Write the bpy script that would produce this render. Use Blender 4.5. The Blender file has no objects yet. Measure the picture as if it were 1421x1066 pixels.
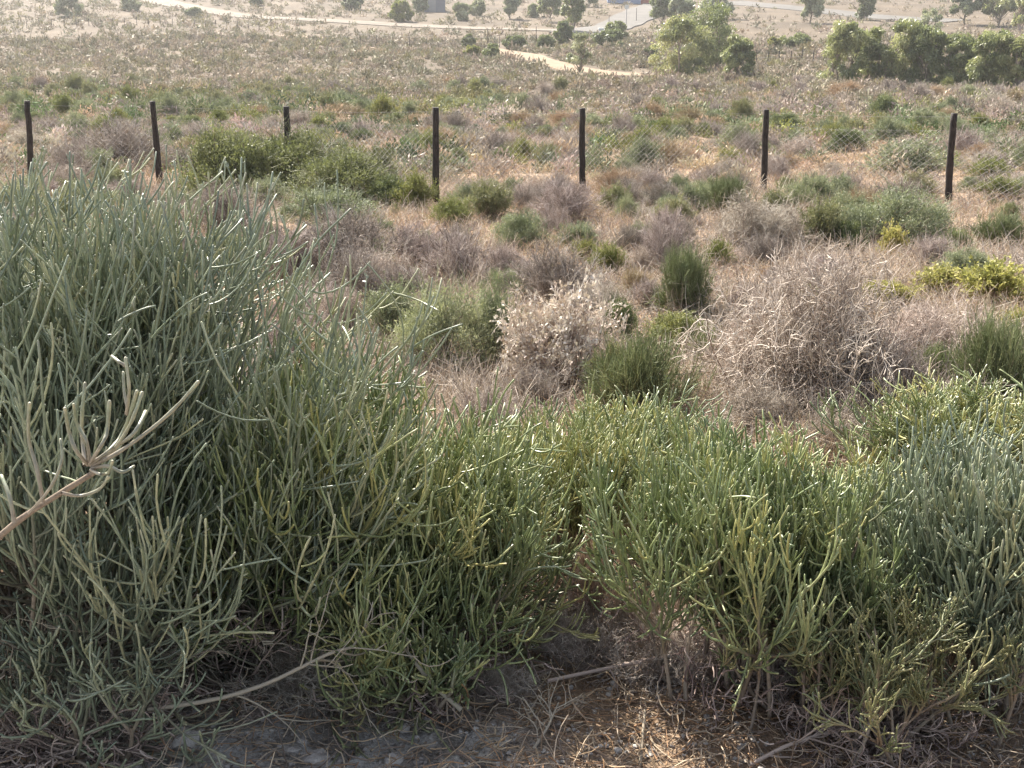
import bpy, bmesh, math, random
import numpy as np
from mathutils import Vector, Matrix

SC = bpy.context.scene
COL = SC.collection
R_ = math.radians

# ------------------------------------------------------------------ view set-up (photo is 1421 x 1066)
F = 1674.0; CX = 710.5; CY = 533.0; PITCH = R_(18.0); ZC = 1.6
FW = np.array([0, math.cos(PITCH), -math.sin(PITCH)])
UP = np.array([0, math.sin(PITCH), math.cos(PITCH)])
RT = np.array([1.0, 0, 0])
CAM = np.array([0, 0, ZC])

PROF_D = [-60, 0, 2.4, 20, 60, 100, 125, 150, 200, 250, 280, 400, 700, 1500]
PROF_Z = [-1.6, -1.6, -1.6, -3.17, -5.55, -7.2, -7.45, -7.25, -6.1, -3.9, -2.2, 6.0, 26, 80]

def hgt(x, y):
    x = np.asarray(x, float); y = np.asarray(y, float)
    p = 0
    for e in np.linspace(-.14, .14, 9):
        p = p + np.interp(y * (1 + e), PROF_D, PROF_Z)
    p = p / 9 + ZC
    a = np.clip((y - 14) / 60, 0, 1)
    p = p + a * .22 * (np.sin(x * .11 + y * .07) + np.sin(x * .05 - y * .13 + 1.3) * .8)
    b = np.clip((y - 1.2) / 6, .12, 1) * np.clip(1 - (y - 40) / 60, 0, 1)
    p = p + b * .05 * (np.sin(x * 1.3 + y * .9) + np.sin(x * .8 - y * 1.7 + 2.0) + .5 * np.sin(x * 2.9 + y * 2.1))
    c = np.clip(1 - (y - 6) / 8, 0, 1)
    p = p + c * .008 * (np.sin(x * 9 + y * 6.1) + np.sin(x * 5.7 - y * 8.3 + .4))
    return p

def ray(px, py):
    d = FW + (px - CX) / F * RT - (py - CY) / F * UP
    return d

_TT = np.geomspace(1.2, 1200, 6000)
def hit(px, py):
    d = ray(px, py)
    P = CAM + _TT[:, None] * d
    g = P[:, 2] - hgt(P[:, 0], P[:, 1])
    k = np.argmax(g < 0)
    if g[k] >= 0: k = len(_TT) - 1
    t0, t1, g0, g1 = _TT[k - 1], _TT[k], g[k - 1], g[k]
    t = t0 + (t1 - t0) * g0 / (g0 - g1 + 1e-9)
    return CAM + t * d, t          # t is depth along the view axis

def at_depth(px, py, t):
    return CAM + t * ray(px, py)

def proj(P):
    P = np.asarray(P, float) - CAM
    z = P @ FW
    return CX + F * (P @ RT) / z, CY - F * (P @ UP) / z

# ------------------------------------------------------------------ mesh helpers
def nrm(a):
    return a / (np.linalg.norm(a, axis=-1, keepdims=True) + 1e-9)

class Geo:
    def __init__(s): s.V = []; s.Q = []; s.T = []; s.a = []; s.b = []; s.n = 0
    def add(s, V, Q=None, T=None, tint=0., age=0.):
        V = np.asarray(V, float).reshape(-1, 3); n = len(V)
        s.V.append(V)
        s.a.append(np.broadcast_to(np.asarray(tint, float).ravel() if np.ndim(tint) else np.full(n, tint), (n,)))
        s.b.append(np.broadcast_to(np.asarray(age, float).ravel() if np.ndim(age) else np.full(n, age), (n,)))
        if Q is not None: s.Q.append(np.asarray(Q).reshape(-1, 4) + s.n)
        if T is not None: s.T.append(np.asarray(T).reshape(-1, 3) + s.n)
        s.n += n
        return s
    def build(s, name, mat, parent=None, link=True, smooth=True):
        me = bpy.data.meshes.new(name)
        V = np.concatenate(s.V).astype(np.float32)
        Q = np.concatenate(s.Q) if s.Q else np.zeros((0, 4), int)
        T = np.concatenate(s.T) if s.T else np.zeros((0, 3), int)
        me.vertices.add(len(V)); me.vertices.foreach_set('co', V.ravel())
        L = np.concatenate([Q.ravel(), T.ravel()]).astype(np.int32)
        me.loops.add(len(L)); me.loops.foreach_set('vertex_index', L)
        ls = np.concatenate([np.arange(len(Q)) * 4, len(Q) * 4 + np.arange(len(T)) * 3]).astype(np.int32)
        me.polygons.add(len(ls)); me.polygons.foreach_set('loop_start', ls)
        me.update(calc_edges=True)
        me.polygons.foreach_set('use_smooth', np.full(len(ls), smooth))
        for nm, arr in (('tint', s.a), ('age', s.b)):
            at = me.attributes.new(nm, 'FLOAT', 'POINT')
            at.data.foreach_set('value', np.concatenate(arr).astype(np.float32))
        me.materials.append(mat)
        me.update()
        o = bpy.data.objects.new(name, me)
        if link: COL.objects.link(o)
        if parent is not None: o.parent = parent
        return o

def tubes(P, R, S, rng):
    """P (N,K,3) polylines, R (N,K) radii -> vertices, quads"""
    N, K, _ = P.shape
    T = nrm(np.gradient(P, axis=1))
    ref = rng.normal(size=(N, 1, 3)); m = nrm(T.mean(1, keepdims=True))
    ref = nrm(ref - (ref * m).sum(-1, keepdims=True) * m)
    A = nrm(ref - (ref * T).sum(-1, keepdims=True) * T); B = np.cross(T, A)
    an = np.arange(S) / S * 2 * np.pi
    V = P[:, :, None, :] + R[:, :, None, None] * (np.cos(an)[:, None] * A[:, :, None, :] + np.sin(an)[:, None] * B[:, :, None, :])
    i = np.arange(N)[:, None, None] * K * S; k = np.arange(K - 1)[None, :, None] * S; j = np.arange(S)[None, None, :]; j2 = (j + 1) % S
    Q = np.stack([i + k + j, i + k + j2, i + k + S + j2, i + k + S + j], -1)
    return V.reshape(-1, 3), Q.reshape(-1, 4)

def add_tubes(g, P, R, S, rng, tint, age, cap=False):
    N, K, _ = P.shape
    if np.ndim(age) == 0: age = np.full((N, K), float(age))
    if np.ndim(age) == 1: age = np.broadcast_to(age[None, :], (N, K))
    if cap:
        T = nrm(P[:, -1] - P[:, -2])
        P = np.concatenate([P, (P[:, -1] + T * R[:, -1:] * .7)[:, None]], 1)
        R = np.concatenate([R, R[:, -1:] * .45], 1)
        P = np.concatenate([P, (P[:, -1] + T * R[:, -1:] * .3)[:, None]], 1)
        R = np.concatenate([R, R[:, -1:] * .05], 1)
        age = np.concatenate([age, age[:, -1:], age[:, -1:]], 1); K += 2
    if cap: R = R * (1 + rng.normal(size=R.shape) * .05)
    V, Q = tubes(P, R, S, rng)
    ti = np.repeat(np.asarray(tint, float), K * S)
    ag = np.repeat(np.asarray(age, float).reshape(N, K), S, axis=1)
    g.add(V, Q=Q, tint=ti, age=ag)

def grow(P0, D0, L, K, up, wob, rng, lean=(0, 0, 0), jit=.0):
    N = len(P0); out = np.zeros((N, K, 3)); out[:, 0] = P0
    d = nrm(D0); c = rng.normal(size=(N, 3)) * wob
    st = (np.asarray(L) / (K - 1))[:, None]
    upv = np.array([0, 0, 1.0]) * up + np.asarray(lean, float)
    for k in range(1, K):
        out[:, k] = out[:, k - 1] + d * st
        d = nrm(d + (upv + c) / (K - 1) + (rng.normal(size=(N, 3)) * jit if jit else 0))
    return out

def spawn(P, n, tmin, tmax, ang, rng, frac_of=None):
    """children from polylines: n each, at t in [tmin,tmax], deflected by ang degrees"""
    N, K, _ = P.shape
    idx = np.repeat(np.arange(N), n); t = rng.uniform(tmin, tmax, len(idx)) * (K - 1)
    k = np.clip(t.astype(int), 0, K - 2); f = (t - k)[:, None]
    pos = P[idx, k] * (1 - f) + P[idx, k + 1] * f
    tan = nrm(P[idx, k + 1] - P[idx, k])
    r = rng.normal(size=tan.shape); r = nrm(r - (r * tan).sum(-1, keepdims=True) * tan)
    a = np.radians(rng.uniform(ang[0], ang[1], len(idx)))[:, None]
    return pos, nrm(tan * np.cos(a) + r * np.sin(a)), idx

def leaves(g, C, D, Nn, ln, wd, tint):
    """pointed leaf quads: centre C, axis D, normal hint Nn"""
    D = nrm(D); S = nrm(np.cross(D, Nn))
    ln = np.asarray(ln)[:, None]; wd = np.asarray(wd)[:, None]
    up = nrm(np.cross(S, D))
    V = np.stack([C - D * ln * .5, C + S * wd * .5 + up * wd * .15, C + D * ln * .5, C - S * wd * .5 + up * wd * .15], 1)
    N = len(C); Q = np.arange(N * 4).reshape(N, 4)
    g.add(V.reshape(-1, 3), Q=Q, tint=np.repeat(tint, 4), age=np.tile([0, .5, 1, .5], N))

def hemi(n, lo, hi, rng):
    az = rng.uniform(0, 2 * np.pi, n); el = np.radians(rng.uniform(lo, hi, n))
    return np.stack([np.cos(az) * np.cos(el), np.sin(az) * np.cos(el), np.sin(el)], -1)

# ------------------------------------------------------------------ object helpers
def tag(o, label, cat, group=None):
    o['label'] = label; o['category'] = cat
    if group: o['group'] = group
    return o
def empty(name, loc, rz=0):
    o = bpy.data.objects.new(name, None); COL.objects.link(o)
    o.location = tuple(loc); o.rotation_euler = (0, 0, rz); o.empty_display_size = .2
    return o
def struct(o, kind='structure'):
    o['kind'] = kind; return o

# ------------------------------------------------------------------ materials
def new_mat(name):
    m = bpy.data.materials.new(name); m.use_nodes = True
    nt = m.node_tree; nt.nodes.clear()
    out = nt.nodes.new('ShaderNodeOutputMaterial')
    return m, nt, out
def ramp(nt, stops):
    r = nt.nodes.new('ShaderNodeValToRGB'); e = r.color_ramp.elements
    while len(e) < len(stops): e.new(.5)
    for k, (p, c) in enumerate(stops):
        e[k].position = p; e[k].color = (*c, 1)
    return r
def attr(nt, nm):
    a = nt.nodes.new('ShaderNodeAttribute'); a.attribute_name = nm; return a.outputs['Fac']
def mixc(nt, fac, a, b, mode='MIX'):
    m = nt.nodes.new('ShaderNodeMix'); m.data_type = 'RGBA'; m.blend_type = mode
    if isinstance(fac, (int, float)): m.inputs[0].default_value = fac
    else: nt.links.new(fac, m.inputs[0])
    for s, v in ((m.inputs[6], a), (m.inputs[7], b)):
        if isinstance(v, tuple): s.default_value = (*v, 1)
        else: nt.links.new(v, s)
    return m.outputs[2]
def math_n(nt, op, a, b=None, clamp=False):
    m = nt.nodes.new('ShaderNodeMath'); m.operation = op; m.use_clamp = clamp
    for s, v in zip(m.inputs, (a, b)):
        if v is None: continue
        if isinstance(v, (int, float)): s.default_value = v
        else: nt.links.new(v, s)
    return m.outputs[0]
def noise(nt, scale, detail=4, coord='Object', rough=.55):
    tc = nt.nodes.new('ShaderNodeTexCoord'); n = nt.nodes.new('ShaderNodeTexNoise')
    nt.links.new(tc.outputs[coord], n.inputs['Vector'])
    n.inputs['Scale'].default_value = scale; n.inputs['Detail'].default_value = detail; n.inputs['Roughness'].default_value = rough
    return n.outputs['Fac']

def plant_mat(name, stops, old=None, tip=None, rough=.6, spec=.3, transl=.0, vary=.25, huev=.03, mott=0):
    """colour by 'tint' (per leaf/stem), 'age' moves to an old-wood colour, slight per-plant variation"""
    m, nt, out = new_mat(name)
    c = ramp(nt, stops); nt.links.new(attr(nt, 'tint'), c.inputs[0]); col = c.outputs[0]
    ag = attr(nt, 'age')
    if old is not None: col = mixc(nt, math_n(nt, 'MULTIPLY', ag, 1.0, True), col, old)
    if tip is not None:   # age below zero marks growing tips
        col = mixc(nt, math_n(nt, 'MULTIPLY', ag, -1.0, True), col, tip)
    if mott:     # corky flecks and scars along the stems
        r = ramp(nt, [(.34, (.62, .58, .55)), (.5, (1, 1, 1)), (.68, (1.22, 1.2, 1.12))]); nt.links.new(noise(nt, mott, 5, rough=.7), r.inputs[0])
        col = mixc(nt, .85, col, r.outputs[0], 'MULTIPLY')
    oi = nt.nodes.new('ShaderNodeObjectInfo')
    hs = nt.nodes.new('ShaderNodeHueSaturation')
    nt.links.new(col, hs.inputs['Color'])
    nt.links.new(math_n(nt, 'ADD', math_n(nt, 'MULTIPLY', oi.outputs['Random'], huev * 2), .5 - huev), hs.inputs['Hue'])
    nt.links.new(math_n(nt, 'ADD', math_n(nt, 'MULTIPLY', oi.outputs['Random'], -vary * 2), 1 + vary), hs.inputs['Value'])
    col = hs.outputs[0]
    b = nt.nodes.new('ShaderNodeBsdfPrincipled')
    nt.links.new(col, b.inputs['Base Color']); b.inputs['Roughness'].default_value = rough
    b.inputs['Specular IOR Level'].default_value = spec
    sh = b.outputs[0]
    if transl > 0:
        t = nt.nodes.new('ShaderNodeBsdfTranslucent'); nt.links.new(mixc(nt, .35, col, (.35, .4, .08), 'MIX'), t.inputs['Color'])
        x = nt.nodes.new('ShaderNodeMixShader'); x.inputs[0].default_value = transl
        nt.links.new(sh, x.inputs[1]); nt.links.new(t.outputs[0], x.inputs[2]); sh = x.outputs[0]
    nt.links.new(sh, out.inputs['Surface'])
    return m

def plain_mat(name, c1, c2, scale=8, rough=.8, spec=.2, bump=0.):
    m, nt, out = new_mat(name)
    n = noise(nt, scale, 6); r = ramp(nt, [(.3, c1), (.7, c2)]); nt.links.new(n, r.inputs[0])
    b = nt.nodes.new('ShaderNodeBsdfPrincipled'); nt.links.new(r.outputs[0], b.inputs['Base Color'])
    b.inputs['Roughness'].default_value = rough; b.inputs['Specular IOR Level'].default_value = spec
    if bump:
        bn = nt.nodes.new('ShaderNodeBump'); bn.inputs['Strength'].default_value = bump; bn.inputs['Distance'].default_value = .02
        nt.links.new(noise(nt, scale * 5, 8), bn.inputs['Height']); nt.links.new(bn.outputs[0], b.inputs['Normal'])
    nt.links.new(b.outputs[0], out.inputs['Surface'])
    return m

M = {}
M['pencil'] = plant_mat('pencil_stem_green', [(0, (.12, .155, .07)), (.35, (.19, .23, .098)), (.7, (.255, .29, .125)), (.93, (.32, .335, .15)), (1, (.38, .36, .14))],
                        old=(.25, .19, .15), tip=(.40, .36, .22), rough=.36, spec=.7, vary=.06, huev=.008, mott=70)
M['pencil_grey'] = plant_mat('pencil_stem_bluegreen', [(0, (.125, .155, .105)), (.4, (.185, .22, .145)), (.8, (.255, .285, .185)), (1, (.34, .34, .20))],
                        old=(.25, .19, .155), tip=(.40, .36, .24), rough=.36, spec=.7, vary=.04, huev=.006, mott=70)
M['pencil_olive'] = plant_mat('pencil_stem_olive', [(0, (.10, .12, .06)), (.5, (.17, .18, .085)), (1, (.27, .25, .12))],
                        old=(.30, .22, .16), tip=(.36, .29, .15), rough=.45, spec=.45, vary=.05, huev=.01, mott=70)
M['wood'] = plant_mat('grey_brown_wood', [(0, (.14, .11, .082)), (.5, (.24, .195, .15)), (1, (.36, .305, .235))], rough=.8, spec=.15, vary=.1, huev=.004, mott=90)
M['deadtwig'] = plant_mat('dead_twig', [(0, (.16, .12, .10)), (.5, (.30, .24, .19)), (1, (.44, .37, .30))], rough=.7, spec=.25, vary=.1)
M['mauve'] = plant_mat('mauve_dry_twig', [(0, (.18, .145, .13)), (.5, (.34, .285, .26)), (1, (.57, .50, .455))], rough=.7, spec=.2, transl=.15, vary=.18, huev=.02)
M['pale'] = plant_mat('pale_dead_twig', [(0, (.24, .19, .155)), (.5, (.44, .37, .31)), (1, (.68, .60, .52))], rough=.65, spec=.25, transl=.1, vary=.12, huev=.015)
M['white'] = plant_mat('bleached_seed_head', [(0, (.36, .28, .23)), (.5, (.58, .49, .42)), (1, (.76, .69, .61))], rough=.65, spec=.25, transl=.1, vary=.08)
M['straw'] = plant_mat('straw_grass', [(0, (.28, .19, .12)), (.5, (.45, .33, .21)), (1, (.60, .48, .33))], rough=.6, spec=.3, transl=.25, vary=.15, huev=.015)
M['russet'] = plant_mat('russet_dry_weed', [(0, (.28, .18, .14)), (.5, (.44, .32, .265)), (1, (.60, .49, .42))], rough=.7, spec=.2, transl=.2, vary=.1)
M['green'] = plant_mat('fresh_green_stem', [(0, (.15, .18, .09)), (.5, (.245, .28, .135)), (1, (.37, .39, .20))], old=(.2, .15, .1), rough=.5, spec=.35, transl=.2, vary=.18, huev=.02)
M['darkgreen'] = plant_mat('dark_green_leaf', [(0, (.09, .115, .06)), (.5, (.155, .185, .09)), (1, (.25, .275, .14))], rough=.5, spec=.35, transl=.2, vary=.2, huev=.015)
M['olive'] = plant_mat('olive_leaf', [(0, (.105, .12, .062)), (.5, (.175, .185, .095)), (1, (.27, .27, .14))], rough=.55, spec=.3, transl=.25, vary=.08, huev=.01)
M['greygreen'] = plant_mat('grey_green_leaf', [(0, (.155, .18, .115)), (.5, (.255, .28, .175)), (1, (.38, .395, .26))], rough=.6, spec=.3, transl=.2, vary=.2, huev=.02)
M['yellowgreen'] = plant_mat('yellow_green_leaf', [(0, (.12, .135, .05)), (.5, (.20, .21, .075)), (1, (.32, .31, .12))], rough=.55, spec=.3, transl=.3, vary=.15, huev=.02)
M['yellow'] = plant_mat('yellow_herb_leaf', [(0, (.22, .215, .075)), (.5, (.36, .335, .11)), (1, (.54, .49, .19))], rough=.55, spec=.3, transl=.35, vary=.1, huev=.01)
M['gum'] = plant_mat('gum_leaf', [(0, (.12, .145, .075)), (.5, (.215, .24, .12)), (1, (.37, .38, .19))], rough=.45, spec=.4, transl=.3, vary=.2, huev=.02)
M['bark'] = plant_mat('gum_bark', [(0, (.16, .13, .10)), (1, (.36, .30, .25))], rough=.8, spec=.2)
M['pole'] = plain_mat('creosoted_post', (.012, .009, .008), (.04, .03, .026), 14, .75, .3, .4)
M['wire'] = plain_mat('galvanised_wire', (.24, .23, .22), (.34, .33, .32), 20, .8, .1)
M['netting'] = plain_mat('weathered_netting_wire', (.33, .30, .28), (.44, .41, .38), 20, .9, .05)
M['rock'] = plain_mat('pale_calcrete', (.20, .17, .15), (.56, .52, .47), 18, .85, .2, .6)
M['gravel_road'] = plain_mat('pale_gravel', (.135, .115, .092), (.21, .18, .148), .45, .9, .1)
M['tarmac'] = plain_mat('worn_tarmac', (.085, .08, .073), (.125, .115, .103), .3, .85, .2)
M['track'] = plain_mat('sandy_track', (.20, .145, .10), (.265, .20, .14), .4, .9, .1)
M['shedwall'] = plain_mat('grey_sheet_wall', (.15, .16, .19), (.19, .20, .23), 1.0, .6, .3)
M['shedroof'] = plain_mat('dull_zinc_roof', (.22, .22, .23), (.28, .28, .29), 1.5, .5, .4)
M['bluewall'] = plain_mat('pale_blue_wall', (.22, .27, .38), (.26, .31, .42), .8, .7, .2)
M['redwall'] = plain_mat('dull_red_panel', (.32, .10, .08), (.38, .13, .10), 1.0, .7, .2)
M['darkglass'] = plain_mat('dark_window', (.03, .035, .04), (.05, .055, .06), 2.0, .15, .5)
M['sign'] = plain_mat('white_marker_paint', (.5, .5, .48), (.6, .6, .58), 3, .5, .3)

# stuff material: colour straight from a per-plant colour attribute
def vcol_mat(name, transl=.15):
    m, nt, out = new_mat(name)
    a = nt.nodes.new('ShaderNodeAttribute'); a.attribute_name = 'hue'
    b = nt.nodes.new('ShaderNodeBsdfPrincipled'); nt.links.new(a.outputs['Color'], b.inputs['Base Color'])
    b.inputs['Roughness'].default_value = .65; b.inputs['Specular IOR Level'].default_value = .2
    t = nt.nodes.new('ShaderNodeBsdfTranslucent'); nt.links.new(a.outputs['Color'], t.inputs['Color'])
    x = nt.nodes.new('ShaderNodeMixShader'); x.inputs[0].default_value = transl
    nt.links.new(b.outputs[0], x.inputs[1]); nt.links.new(t.outputs[0], x.inputs[2]); nt.links.new(x.outputs[0], out.inputs['Surface'])
    return m
M['stuff'] = vcol_mat('mixed_scrub')

def ground_mat():
    m, nt, out = new_mat('sandy_ground')
    tc = nt.nodes.new('ShaderNodeTexCoord'); sp = nt.nodes.new('ShaderNodeSeparateXYZ')
    nt.links.new(tc.outputs['Object'], sp.inputs[0])
    big = noise(nt, .09, 5); mid = noise(nt, 1.3, 6); fine = noise(nt, 70, 6, rough=.75)
    r1 = ramp(nt, [(.3, (.26, .175, .115)), (.5, (.33, .235, .16)), (.7, (.38, .29, .21))]); nt.links.new(mid, r1.inputs[0])
    r2 = ramp(nt, [(.35, (.092, .074, .055)), (.65, (.15, .12, .088))]); nt.links.new(big, r2.inputs[0])
    # distance along the slope decides which soil lies there: roadside calcrete, reddish sand, then tan veld
    far = math_n(nt, 'MULTIPLY', math_n(nt, 'SUBTRACT', sp.outputs['Y'], 22.), .03, True)
    col = mixc(nt, far, r1.outputs[0], r2.outputs[0])
    # pale calcrete fill on the road shoulder, left of the opening
    nx = math_n(nt, 'ADD', sp.outputs['X'], math_n(nt, 'MULTIPLY', mid, .5))
    sh = math_n(nt, 'MULTIPLY', math_n(nt, 'SUBTRACT', .42, nx), 4.0, True)
    sy = math_n(nt, 'MULTIPLY', math_n(nt, 'SUBTRACT', 2.75, math_n(nt, 'ADD', sp.outputs['Y'], math_n(nt, 'MULTIPLY', mid, .4))), 5.0, True)
    r3 = ramp(nt, [(.36, (.17, .14, .115)), (.46, (.32, .29, .255)), (.56, (.58, .55, .51))]); nt.links.new(noise(nt, 4.5, 10, rough=.72), r3.inputs[0])
    col = mixc(nt, math_n(nt, 'MULTIPLY', sh, sy), col, r3.outputs[0])
    # fine speckle of litter and grit
    r4 = ramp(nt, [(.36, (.42, .38, .35)), (.52, (1, 1, 1)), (.66, (1.3, 1.27, 1.22))]); nt.links.new(fine, r4.inputs[0])
    col = mixc(nt, .8, col, r4.outputs[0], 'MULTIPLY')
    b = nt.nodes.new('ShaderNodeBsdfPrincipled'); nt.links.new(col, b.inputs['Base Color'])
    b.inputs['Roughness'].default_value = .92; b.inputs['Specular IOR Level'].default_value = .1
    bn = nt.nodes.new('ShaderNodeBump'); bn.inputs['Strength'].default_value = .9; bn.inputs['Distance'].default_value = .03
    nt.links.new(noise(nt, 40, 9, rough=.7), bn.inputs['Height']); nt.links.new(bn.outputs[0], b.inputs['Normal'])
    nt.links.new(b.outputs[0], out.inputs['Surface'])
    return m
M['ground'] = ground_mat()

# ------------------------------------------------------------------ camera, light, air
cam = bpy.data.cameras.new('camera'); co = bpy.data.objects.new('camera', cam); COL.objects.link(co)
co.location = tuple(CAM); co.rotation_euler = (math.pi / 2 - PITCH, 0, 0)
cam.sensor_width = 36; cam.lens = 36 * F / 1421; cam.clip_start = .05; cam.clip_end = 4000
SC.camera = co
SUN_AZ, SUN_EL = -30.0, 44.0            # left of the view direction, facing the camera
w = bpy.data.worlds.new('World'); SC.world = w; w.use_nodes = True
nt = w.node_tree; bg = nt.nodes['Background']; sky = nt.nodes.new('ShaderNodeTexSky')
sky.sky_type = 'NISHITA'; sky.sun_disc = False; sky.sun_elevation = R_(SUN_EL); sky.sun_rotation = R_(SUN_AZ)
sky.dust_density = 2.5; sky.air_density = 1.0
bw = nt.nodes.new('ShaderNodeRGBToBW'); nt.links.new(sky.outputs[0], bw.inputs[0])      # milky, dusty sky
nt.links.new(mixc(nt, .5, sky.outputs[0], bw.outputs[0]), bg.inputs[0]); bg.inputs[1].default_value = .12
sl = bpy.data.lights.new('sun', 'SUN'); so = bpy.data.objects.new('sun', sl); COL.objects.link(so)
sl.energy = 5.0; sl.angle = R_(.5); sl.color = (1, .93, .82)
sd = Vector((math.sin(R_(SUN_AZ)) * math.cos(R_(SUN_EL)), math.cos(R_(SUN_AZ)) * math.cos(R_(SUN_EL)), math.sin(R_(SUN_EL))))
so.rotation_euler = (-sd).to_track_quat('-Z', 'Y').to_euler(); so.location = (0, 0, 60)
SC.view_settings.view_transform = 'Standard'; SC.view_settings.look = 'None'
SC.view_settings.exposure = 1.62; SC.view_settings.gamma = 1; SC.view_settings.use_curve_mapping = False

def build_haze(dens=.0003):
    x0, x1, y0, y1, z0, z1 = -900, 900, -80, 1000, -10, 50
    V = [(x0, y0, z0), (x1, y0, z0), (x1, y1, z0), (x0, y1, z0), (x0, y0, z1), (x1, y0, z1), (x1, y1, z1), (x0, y1, z1)]
    Q = [(0, 3, 2, 1), (4, 5, 6, 7), (0, 1, 5, 4), (1, 2, 6, 5), (2, 3, 7, 6), (3, 0, 4, 7)]
    m, nt, out = new_mat('haze_air')
    v = nt.nodes.new('ShaderNodeVolumePrincipled'); v.inputs['Color'].default_value = (.96, .95, .95, 1)
    v.inputs['Density'].default_value = dens; v.inputs['Anisotropy'].default_value = .45
    nt.links.new(v.outputs[0], out.inputs['Volume'])
    g = Geo(); g.add(V, Q=Q); o = g.build('haze', m, smooth=False); struct(o, 'stuff')
build_haze()

# ------------------------------------------------------------------ ground sheet
def build_ground():
    u = np.linspace(-1, 1, 321); xs = np.sinh(u * 8.3) / math.sinh(8.3) * 800
    ys = [-60, -40, -25, -14, -8, -4, -2, -1, -.3, .3]
    y, s = .8, .045
    while y < 880:
        ys.append(y); s = max(.045, y * .0175); y += s
    ys = np.array(ys); X, Y = np.meshgrid(xs, ys); Z = hgt(X, Y)
    rng = np.random.default_rng(5)
    near = np.clip(1 - (Y - 3) / 6, 0, 1) * (np.abs(X) < 3)
    Z = Z + near * rng.normal(size=Z.shape) * .004
    n, m_ = X.shape
    i = np.arange(n - 1)[:, None] * m_ + np.arange(m_ - 1)[None]
    Q = np.stack([i, i + 1, i + m_ + 1, i + m_], -1)
    g = Geo(); g.add(np.stack([X, Y, Z], -1).reshape(-1, 3), Q=Q)
    struct(g.build('ground', M['ground']))
build_ground()

# roads: sheets following the land, slightly raised with a skirt
ROADS = []
def road(name, pts, width, mat, lift=.12):
    W = np.array([hit(*p)[0][:2] for p in pts])
    seg = np.r_[0, np.cumsum(np.linalg.norm(np.diff(W, axis=0), axis=1))]
    n = max(20, int(seg[-1] / 1.5)); t = np.linspace(0, seg[-1], n)
    C = np.stack([np.interp(t, seg, W[:, 0]), np.interp(t, seg, W[:, 1])], -1)
    for _ in range(int(12)): C[1:-1] = (C[:-2] + 2 * C[1:-1] + C[2:]) / 4
    T = nrm(np.gradient(C, axis=0)); Nn = np.stack([-T[:, 1], T[:, 0]], -1)
    if np.ndim(width): width = np.interp(t, np.linspace(0, seg[-1], len(width)), width)
    else: width = np.full(n, width)
    rr = np.random.default_rng(len(name))
    wj = width * (1 + .08 * np.sin(t * .13 + 1) + .05 * np.sin(t * .41))
    cols = []
    for k, o in enumerate((-.53, -.5, -.25, 0, .25, .5, .53)):
        P = C + Nn * (wj * o)[:, None]
        z = hgt(P[:, 0], P[:, 1]) + (lift if 0 < k < 6 else -.4)
        cols.append(np.c_[P, z])
    V = np.stack(cols, 1); K = V.shape[1]
    i = np.arange(n - 1)[:, None] * K + np.arange(K - 1)[None]
    Q = np.stack([i, i + 1, i + K + 1, i + K], -1)
    g = Geo(); g.add(V.reshape(-1, 3), Q=Q); struct(g.build(name, mat, smooth=False))
    ROADS.append((C, wj / 2))
road('gravel_road', [(150, -14), (215, 0), (270, 12), (330, 22), (420, 28), (520, 33), (620, 38), (700, 41), (780, 43), (815, 44)], [8, 7, 6, 5.2, 4.6, 4.6, 5.5], M['gravel_road'])
road('tarmac_road', [(800, 47), (835, 41), (868, 30), (890, 20), (905, 12), (925, 0), (945, -14)], 8, M['tarmac'], .17)
road('side_road', [(1010, 3), (1090, 11), (1170, 19), (1260, 27), (1330, 30)], 7, M['tarmac'], .14)
road('dirt_track', [(670, 68), (705, 74), (745, 84), (790, 95), (835, 103), (875, 106), (912, 107)], [3, 4, 5, 4, 4, 6, 5], M['track'])
road('sand_clearing', [(812, 104), (850, 105), (885, 106), (915, 106)], [4, 11, 12, 5], M['track'], .15)
road('dirt_verge', [(395, 50), (440, 53), (485, 55)], [3, 5, 3], M['track'], .1)

def on_road(x, y, pad=1.0):
    m = np.zeros(len(x), bool)
    for C, hw in ROADS:
        for k in range(0, len(C), 2):
            m |= (x - C[k, 0]) ** 2 + (y - C[k, 1]) ** 2 < (hw[k] + pad) ** 2
    return m

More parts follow.
